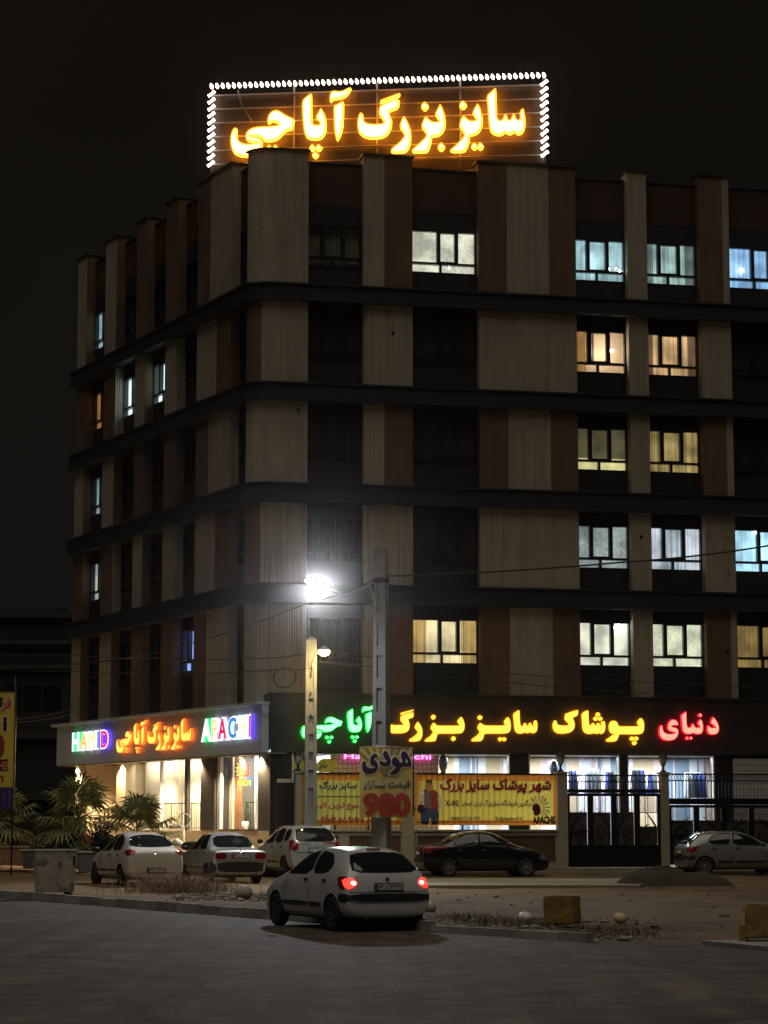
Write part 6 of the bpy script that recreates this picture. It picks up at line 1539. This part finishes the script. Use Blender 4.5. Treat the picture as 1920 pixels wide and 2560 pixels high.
mb = MB(); mb.tube([mp(.1, .72), mp(.3, .80), mp(.45, .72)], .14, 8, rr=[.09, .15, .08]); mb.build('fuel_tank', MWH, MT)
mb = MB(); mb.tube([mp(-.8, .62), mp(-.5, .58), mp(-.1, .5)], .1, 8, rr=[.05, .11, .08]); mb.build('side_panel', MRD, MT)
mb = MB(); mb.tube([mp(-.2, .35), mp(.1, .38), mp(.3, .45)], .13, 8); mb.build('engine', DARKM, MT)
mb = MB(); mb.tube([mp(.62, .30), mp(.50, .80), mp(.45, 1.0)], .03, 6); mb.build('fork', CHROME, MT)
mb = MB(); mb.tube([mp(.40, 1.02, -.36), mp(.45, 1.0, -.1), mp(.45, 1.0, .1), mp(.40, 1.02, .36)], .02, 6); mb.build('handlebar', CHROME, MT)
mb = MB(); mb.ball(mp(.58, .88), .13, 10); mb.build('headlight', MWH, MT)
mb = MB(); mb.tube([mp(.50, .66), mp(.72, .60), mp(.92, .46)], .08, 6, rr=[.05, .08, .03]); mb.build('mudguard', MWH, MT)
for sd in (-1, 1):
    mb = MB(); mb.tube([mp(.42, 1.02, .25*sd), mp(.36, 1.28, .30*sd)], .01, 4); mb.ball(mp(.36, 1.32, .31*sd), .07, 8); mb.build('mirror', CHROME, MT)
mb = MB(); mb.box(mp(-.82, .70), (.10, .12, .08)); mb.build('tail_light', LRED, MT)
sg = atY(460, 2050, 78.2)
t = thing('ring_stand', (sg.x, sg.y, .36), 'pale ring on a slim stand behind the motorcycle', 'stand')
mb = MB(); mb.tube([sg+Vector((.22*math.cos(rad(a)), 0, .22*math.sin(rad(a)))) for a in range(0, 361, 20)], .022, 6); mb.build('ring', MWH, t)
mb = MB(); mb.tube([sg-Vector((0, 0, .22)), Vector((sg.x, sg.y, .36))], .03, 6); mb.build('stem', MWH, t)

# ================================================================== WASTE BIN, BLOCKS, SOIL, RUBBLE
ZINC = mat('zinc_sheet', (.52, .48, .42), .45, metal=.15, noise=(2.5, .3), stain=(2.2, (.26, .22, .17), .55, .6))
q0 = gnd(106, 2248, 0.0); bn = thing('waste_bin', (q0.x+.2, q0.y+.5, 0), 'galvanised metal waste bin on small wheels at the kerb', 'waste bin', None, rad(14))
mb = MB()
def qd(zz, g): return [(-.42-g, -.36-g*.6, zz), (.44+g, -.36-g*.6, zz), (.44+g, .36+g*.6, zz), (-.42-g, .36+g*.6, zz)]
mb.hexa([Vector(p) for p in qd(.16, 0)] + [Vector(p) for p in qd(1.14, .07)]); mb.build('body', ZINC, bn, True)
mb = MB(); mb.hexa([Vector(p) for p in qd(1.14, .10)] + [Vector(p) for p in qd(1.18, .10)]); mb.build('rim', ZINC, bn, True)
mb = MB(); mb.box((.03, -.405, .66), (.02, .02, .94)); mb.build('seam', ZINC, bn, True)
mb = MB(); mb.tube([(.10, -.42, .80), (.07, -.44, .84), (.10, -.44, .88), (.14, -.42, .86)], .016, 5); mb.build('latch', DARKM, bn, True)
mb = MB(); mb.box((.43, -.41, .92), (.05, .03, .2)); mb.build('lifting_lug', DARKM, bn, True)
for x, y in ((-.34, -.28), (.34, -.28), (.34, .28), (-.34, .28)):
    mb = MB(); mb.lathe([(0, -.03), (.08, -.03), (.085, 0), (.08, .03), (0, .03)], (x, y, .085), 14, Matrix.Rotation(math.pi/2, 4, 'X')); mb.tube([(x, y, .16), (x, y, .09)], .03, 6); mb.build('wheel', TYRE, bn, True)
OCH = mat('ochre_concrete', (.27, .17, .05), .8, noise=(2.5, .25), bump=(14, .4), stain=(1.5, (.15, .10, .04), .6, .7))
def block(px, py, w_, d_, h_, rz, label, step=False):
    p = gnd(px, py, 0.0); o = thing('concrete_block', (p.x, p.y+.25, 0), label, 'concrete block', None, rz)
    mb = MB(); mb.box((0, 0, h_/2+.06), (w_, d_, h_-.12), taper=.97); b_ = mb.build('block', OCH, o, True, True)
    bq = bmesh.new(); bq.from_mesh(b_.data); bmesh.ops.bevel(bq, geom=bq.edges[:], offset=.025, segments=2, affect='EDGES'); bmesh.ops.subdivide_edges(bq, edges=bq.edges[:], cuts=4, use_grid_fill=True)
    for v in bq.verts:
        q = v.co*1.0; v.co += v.normal*(.018*mnoise.noise(q*5) + .010*mnoise.noise(q*14+Vector((px, 0, 0)))) - v.normal*(.05*max(0, mnoise.noise(q*3.3+Vector((0, px, 0)))-.25))
    bq.to_mesh(b_.data); bq.free()
    mb = MB(); mb.box((0, 0, .03), (w_*1.03, d_*1.06, .066)); mb.build('foot', OCH, o, True)
    if step: mb = MB(); mb.box((-w_/2-.04, 0, .17), (.10, d_*.9, .3)); mb.build('stub', OCH, o, True)
block(1409, 2330, .54, .5, .60, rad(-20), 'ochre painted concrete block at the end of the kerb')
block(1925, 2366, .62, .55, .62, rad(-12), 'ochre stepped concrete block cut off by the right edge', True)
DIRT2 = mat('loose_soil', (.055, .040, .025), .98, noise=(2.5, .35), bump=(12, .8))
mc_ = gnd(1690, 2215, .12); HX, HY = mc_.x, mc_.y+1.0
t = thing('soil_heap', (HX, HY, .1), 'dark heap of loose soil in front of the silver hatchback', 'soil heap')
mb = MB(); vs, fs = [], []; NA, NRr = 40, 14
for j in range(NRr+1):
    for i in range(NA):
        r = j/NRr; a = i/NA*6.283
        x, y = 1.85*r*math.cos(a), 1.15*r*math.sin(a)
        hgt = .56*max(0, 1-((x+.35)/1.25)**2-(y/1.0)**2)**.8*(1-r*.15) + .0; hgt = max(hgt, .40*max(0, 1-((x-.75)/1.0)**2-(y/.95)**2)**.8) ; hgt += .12*mnoise.noise(Vector((x*2.2, y*2.2, 1)))*(1-r) + .07*mnoise.noise(Vector((x*6, y*6, 2)))*(1-r)
        vs.append((HX+x, HY+y, .08 + max(-.03, hgt) - (.05 if j == NRr else 0)))
for j in range(NRr):
    for i in range(NA): fs.append((j*NA+i, (j+1)*NA+i, (j+1)*NA+(i+1) % NA, j*NA+(i+1) % NA))
mb.mesh(vs, fs, 0, True); mb.build('soil', DIRT2, t)
# dry weeds, rubble
def weeds(n, pts, label_mat, hmin, hmax, seed, spread=(1.0, .5)):
    rs = random.Random(seed); mb = MB()
    for k in range(n):
        c = rs.choice(pts); x, y = c[0]+rs.gauss(0, spread[0]), c[1]+rs.gauss(0, spread[1]); x = max(x, kerb_x(y)+.2) if y > 36 else x
        z = lot_z(x, y); h = rs.uniform(hmin, hmax); a = rs.random()*6.28; ln = rs.uniform(.2, 1.1)*h
        b_ = Vector((x, y, z-.02)); m_ = b_+Vector((math.cos(a)*ln*.5, math.sin(a)*ln*.5, h*.6)); e = b_+Vector((math.cos(a)*ln*1.3, math.sin(a)*ln*1.3, h))
        w_ = Vector((-math.sin(a), math.cos(a), 0))*rs.uniform(.004, .010)
        mb.face([b_-w_, b_+w_, m_+w_*.7, m_-w_*.7]); mb.face([m_-w_*.7, m_+w_*.7, e])
        for j in range(5):
            q = b_.lerp(e, rs.uniform(.3, .95)); d = Vector((rs.uniform(-1, 1), rs.uniform(-1, 1), rs.uniform(-.3, .8)))*h*.45
            mb.face([q, q+w_*.8, q+d])
    return mb
g1 = [gnd(x, 2232, .1) for x in (350, 380, 410, 430, 450)]; 
struct(weeds(1500, [(p.x+.3, p.y+1.2) for p in g1], None, .12, .50, 4, (.55, .8)).build('dry_weeds', mat('dry_stalks', (.26, .17, .10), .9, noise=(3, .3))), 'stuff')
g2 = [gnd(x, y, .08) for x, y in ((1100, 2300), (1150, 2305), (1200, 2312), (1250, 2318), (1290, 2320), (1470, 2328), (1520, 2335))]
struct(weeds(1500, [(p.x+.3, p.y+.6) for p in g2], None, .04, .16, 5, (.40, .45)).build('low_weeds', mat('dark_stalks', (.12, .10, .065), .9, noise=(3, .3))), 'stuff')
rs = random.Random(9); mb = MB()
def stone(mb, c, r, mi):
    vs = []; fs = []; n = 6
    for i in range(4):
        for j in range(n):
            a = j/n*6.28; el = -1.2+i*.8; q = r*rs.uniform(.75, 1.2); vs.append((c[0]+q*math.cos(a)*math.cos(el), c[1]+q*math.sin(a)*math.cos(el), c[2]+q*.65*math.sin(el)))
    for i in range(3):
        for j in range(n): fs.append((i*n+j, i*n+(j+1) % n, (i+1)*n+(j+1) % n, (i+1)*n+j))
    fs += [tuple(reversed(range(n))), tuple(3*n+j for j in range(n))]; mb.mesh(vs, fs, mi)
for k in range(900):
    if rs.random() < .55:
        p = gnd(rs.uniform(400, 690), 2240, .1); x, y = p.x+rs.uniform(.1, 1.3), p.y+rs.uniform(-3.0, 3.0)
    elif rs.random() < .6:
        p = gnd(rs.uniform(1060, 1640), rs.uniform(2300, 2345), .05); x, y = p.x, p.y
    else: x, y = rs.uniform(0, 16), rs.uniform(38, 66)
    if x < kerb_x(y)+.3: x = kerb_x(y)+.3
    stone(mb, (x, y, lot_z(x, y)+.01), rs.uniform(.012, .05) if rs.random() < .88 else rs.uniform(.05, .11), rs.randrange(3))
struct(mb.build('rubble', [mat('rubble_pale', (.36, .32, .26), .9), mat('rubble_brown', (.17, .12, .08), .9), mat('rubble_grey', (.24, .23, .22), .9)]), 'stuff')
BAG = mat('white_plastic', (.75, .73, .70), .4)
def bag(px, py, r, label, m=BAG, z=.12):
    p = gnd(px, py, .05); x, y = p.x, p.y; mb = MB(); base = lot_z(x, y); n = 12; vs, fs = [], []
    for i in range(7):
        for j in range(n):
            a = j/n*6.283; el = -1.3+i*.45; q = r*(1+.35*mnoise.noise(Vector((math.cos(a)*2+px, math.sin(a)*2, el*2)))); vs.append((x+q*math.cos(a)*math.cos(el), y+q*math.sin(a)*math.cos(el), base+r*.7+q*.85*math.sin(el)))
    for i in range(6):
        for j in range(n): fs.append((i*n+j, i*n+(j+1) % n, (i+1)*n+(j+1) % n, (i+1)*n+j))
    fs += [tuple(reversed(range(n))), tuple(6*n+j for j in range(n))]; mb.mesh(vs, fs, 0, True); tag(mb.build('plastic_bag', m), label, 'plastic bag')
bag(1312, 2312, .13, 'crumpled white plastic bag in the weeds left of the ochre block')
bag(1551, 2316, .12, 'crumpled cream plastic bag among the rubble right of the ochre block', mat('cream_plastic', (.62, .50, .28), .5))
bag(1074, 2285, .14, 'crumpled pale plastic bag in the weeds just right of the lit hatchback', mat('pale_plastic', (.55, .52, .42), .5))
bag(610, 2252, .20, 'pale torn sack lying on the kerb left of the lit hatchback', mat('grey_plastic', (.42, .40, .36), .6))
# ================================================================== FAR LEFT BACKGROUND
NB = thing('neighbour_building', (-30, 118, 0), 'unlit dark building with flat roofs beyond the left shop', 'building')
NBM = mat('neighbour_wall', (.02, .019, .016), .8, noise=(.4, .25)); NBL = mat('neighbour_ledge', (.04, .038, .033), .8)
BP = Pl((0, 118), (1, 0), (0, -1))
def bz(y): return BP.hit(60, y)[1]
u1 = BP.hit(176, 1700)[0]; u0 = u1-22
mb = MB(); mb.pbox(BP, u0, u1, 0, bz(1535), -8, 0); mb.build('wall', NBM, NB)
for ya, yb in ((1530, 1545), (1600, 1612), (1664, 1672), (1832, 1846), (1985, 2000)):
    mb = MB(); mb.pbox(BP, u0, u1+.05, bz(yb), bz(ya), -.2, .35); mb.build('ledge', NBL, NB)
mb = MB(); mb.pbox(BP, BP.hit(120, 1600)[0], BP.hit(143, 1600)[0], bz(1535), bz(1508), -4, -2.5); mb.build('roof_tank', NBM, NB)
for k, px in enumerate((10, 60, 110)):
    a = BP.hit(px, 1700)[0]; mb = MB(); mb.pbox(BP, a, a+.9, bz(1775), bz(1715), -.1, .04); mb.build('window', mat('dark_pane', (.01, .01, .012), .1), NB)



# ================================================================== HAZE ADDED TO MAKE LAMP AND SIGN BLOOM
mb = MB(); mb.box((0, 75, 17), (260, 220, 38))
hz = mb.build('haze', MATS['concrete']); hz.data.materials.clear()
hm = bpy.data.materials.new('bloom_haze'); hm.use_nodes = True; hn = hm.node_tree.nodes; hn.remove(hn['Principled BSDF'])
pv = hn.new('ShaderNodeVolumePrincipled'); pv.inputs['Color'].default_value = (.9, .9, .9, 1); pv.inputs['Density'].default_value = HAZE_D; pv.inputs['Anisotropy'].default_value = HAZE_G
hm.node_tree.links.new(pv.outputs[0], hn['Material Output'].inputs['Volume']); hz.data.materials.append(hm); struct(hz, 'stuff')
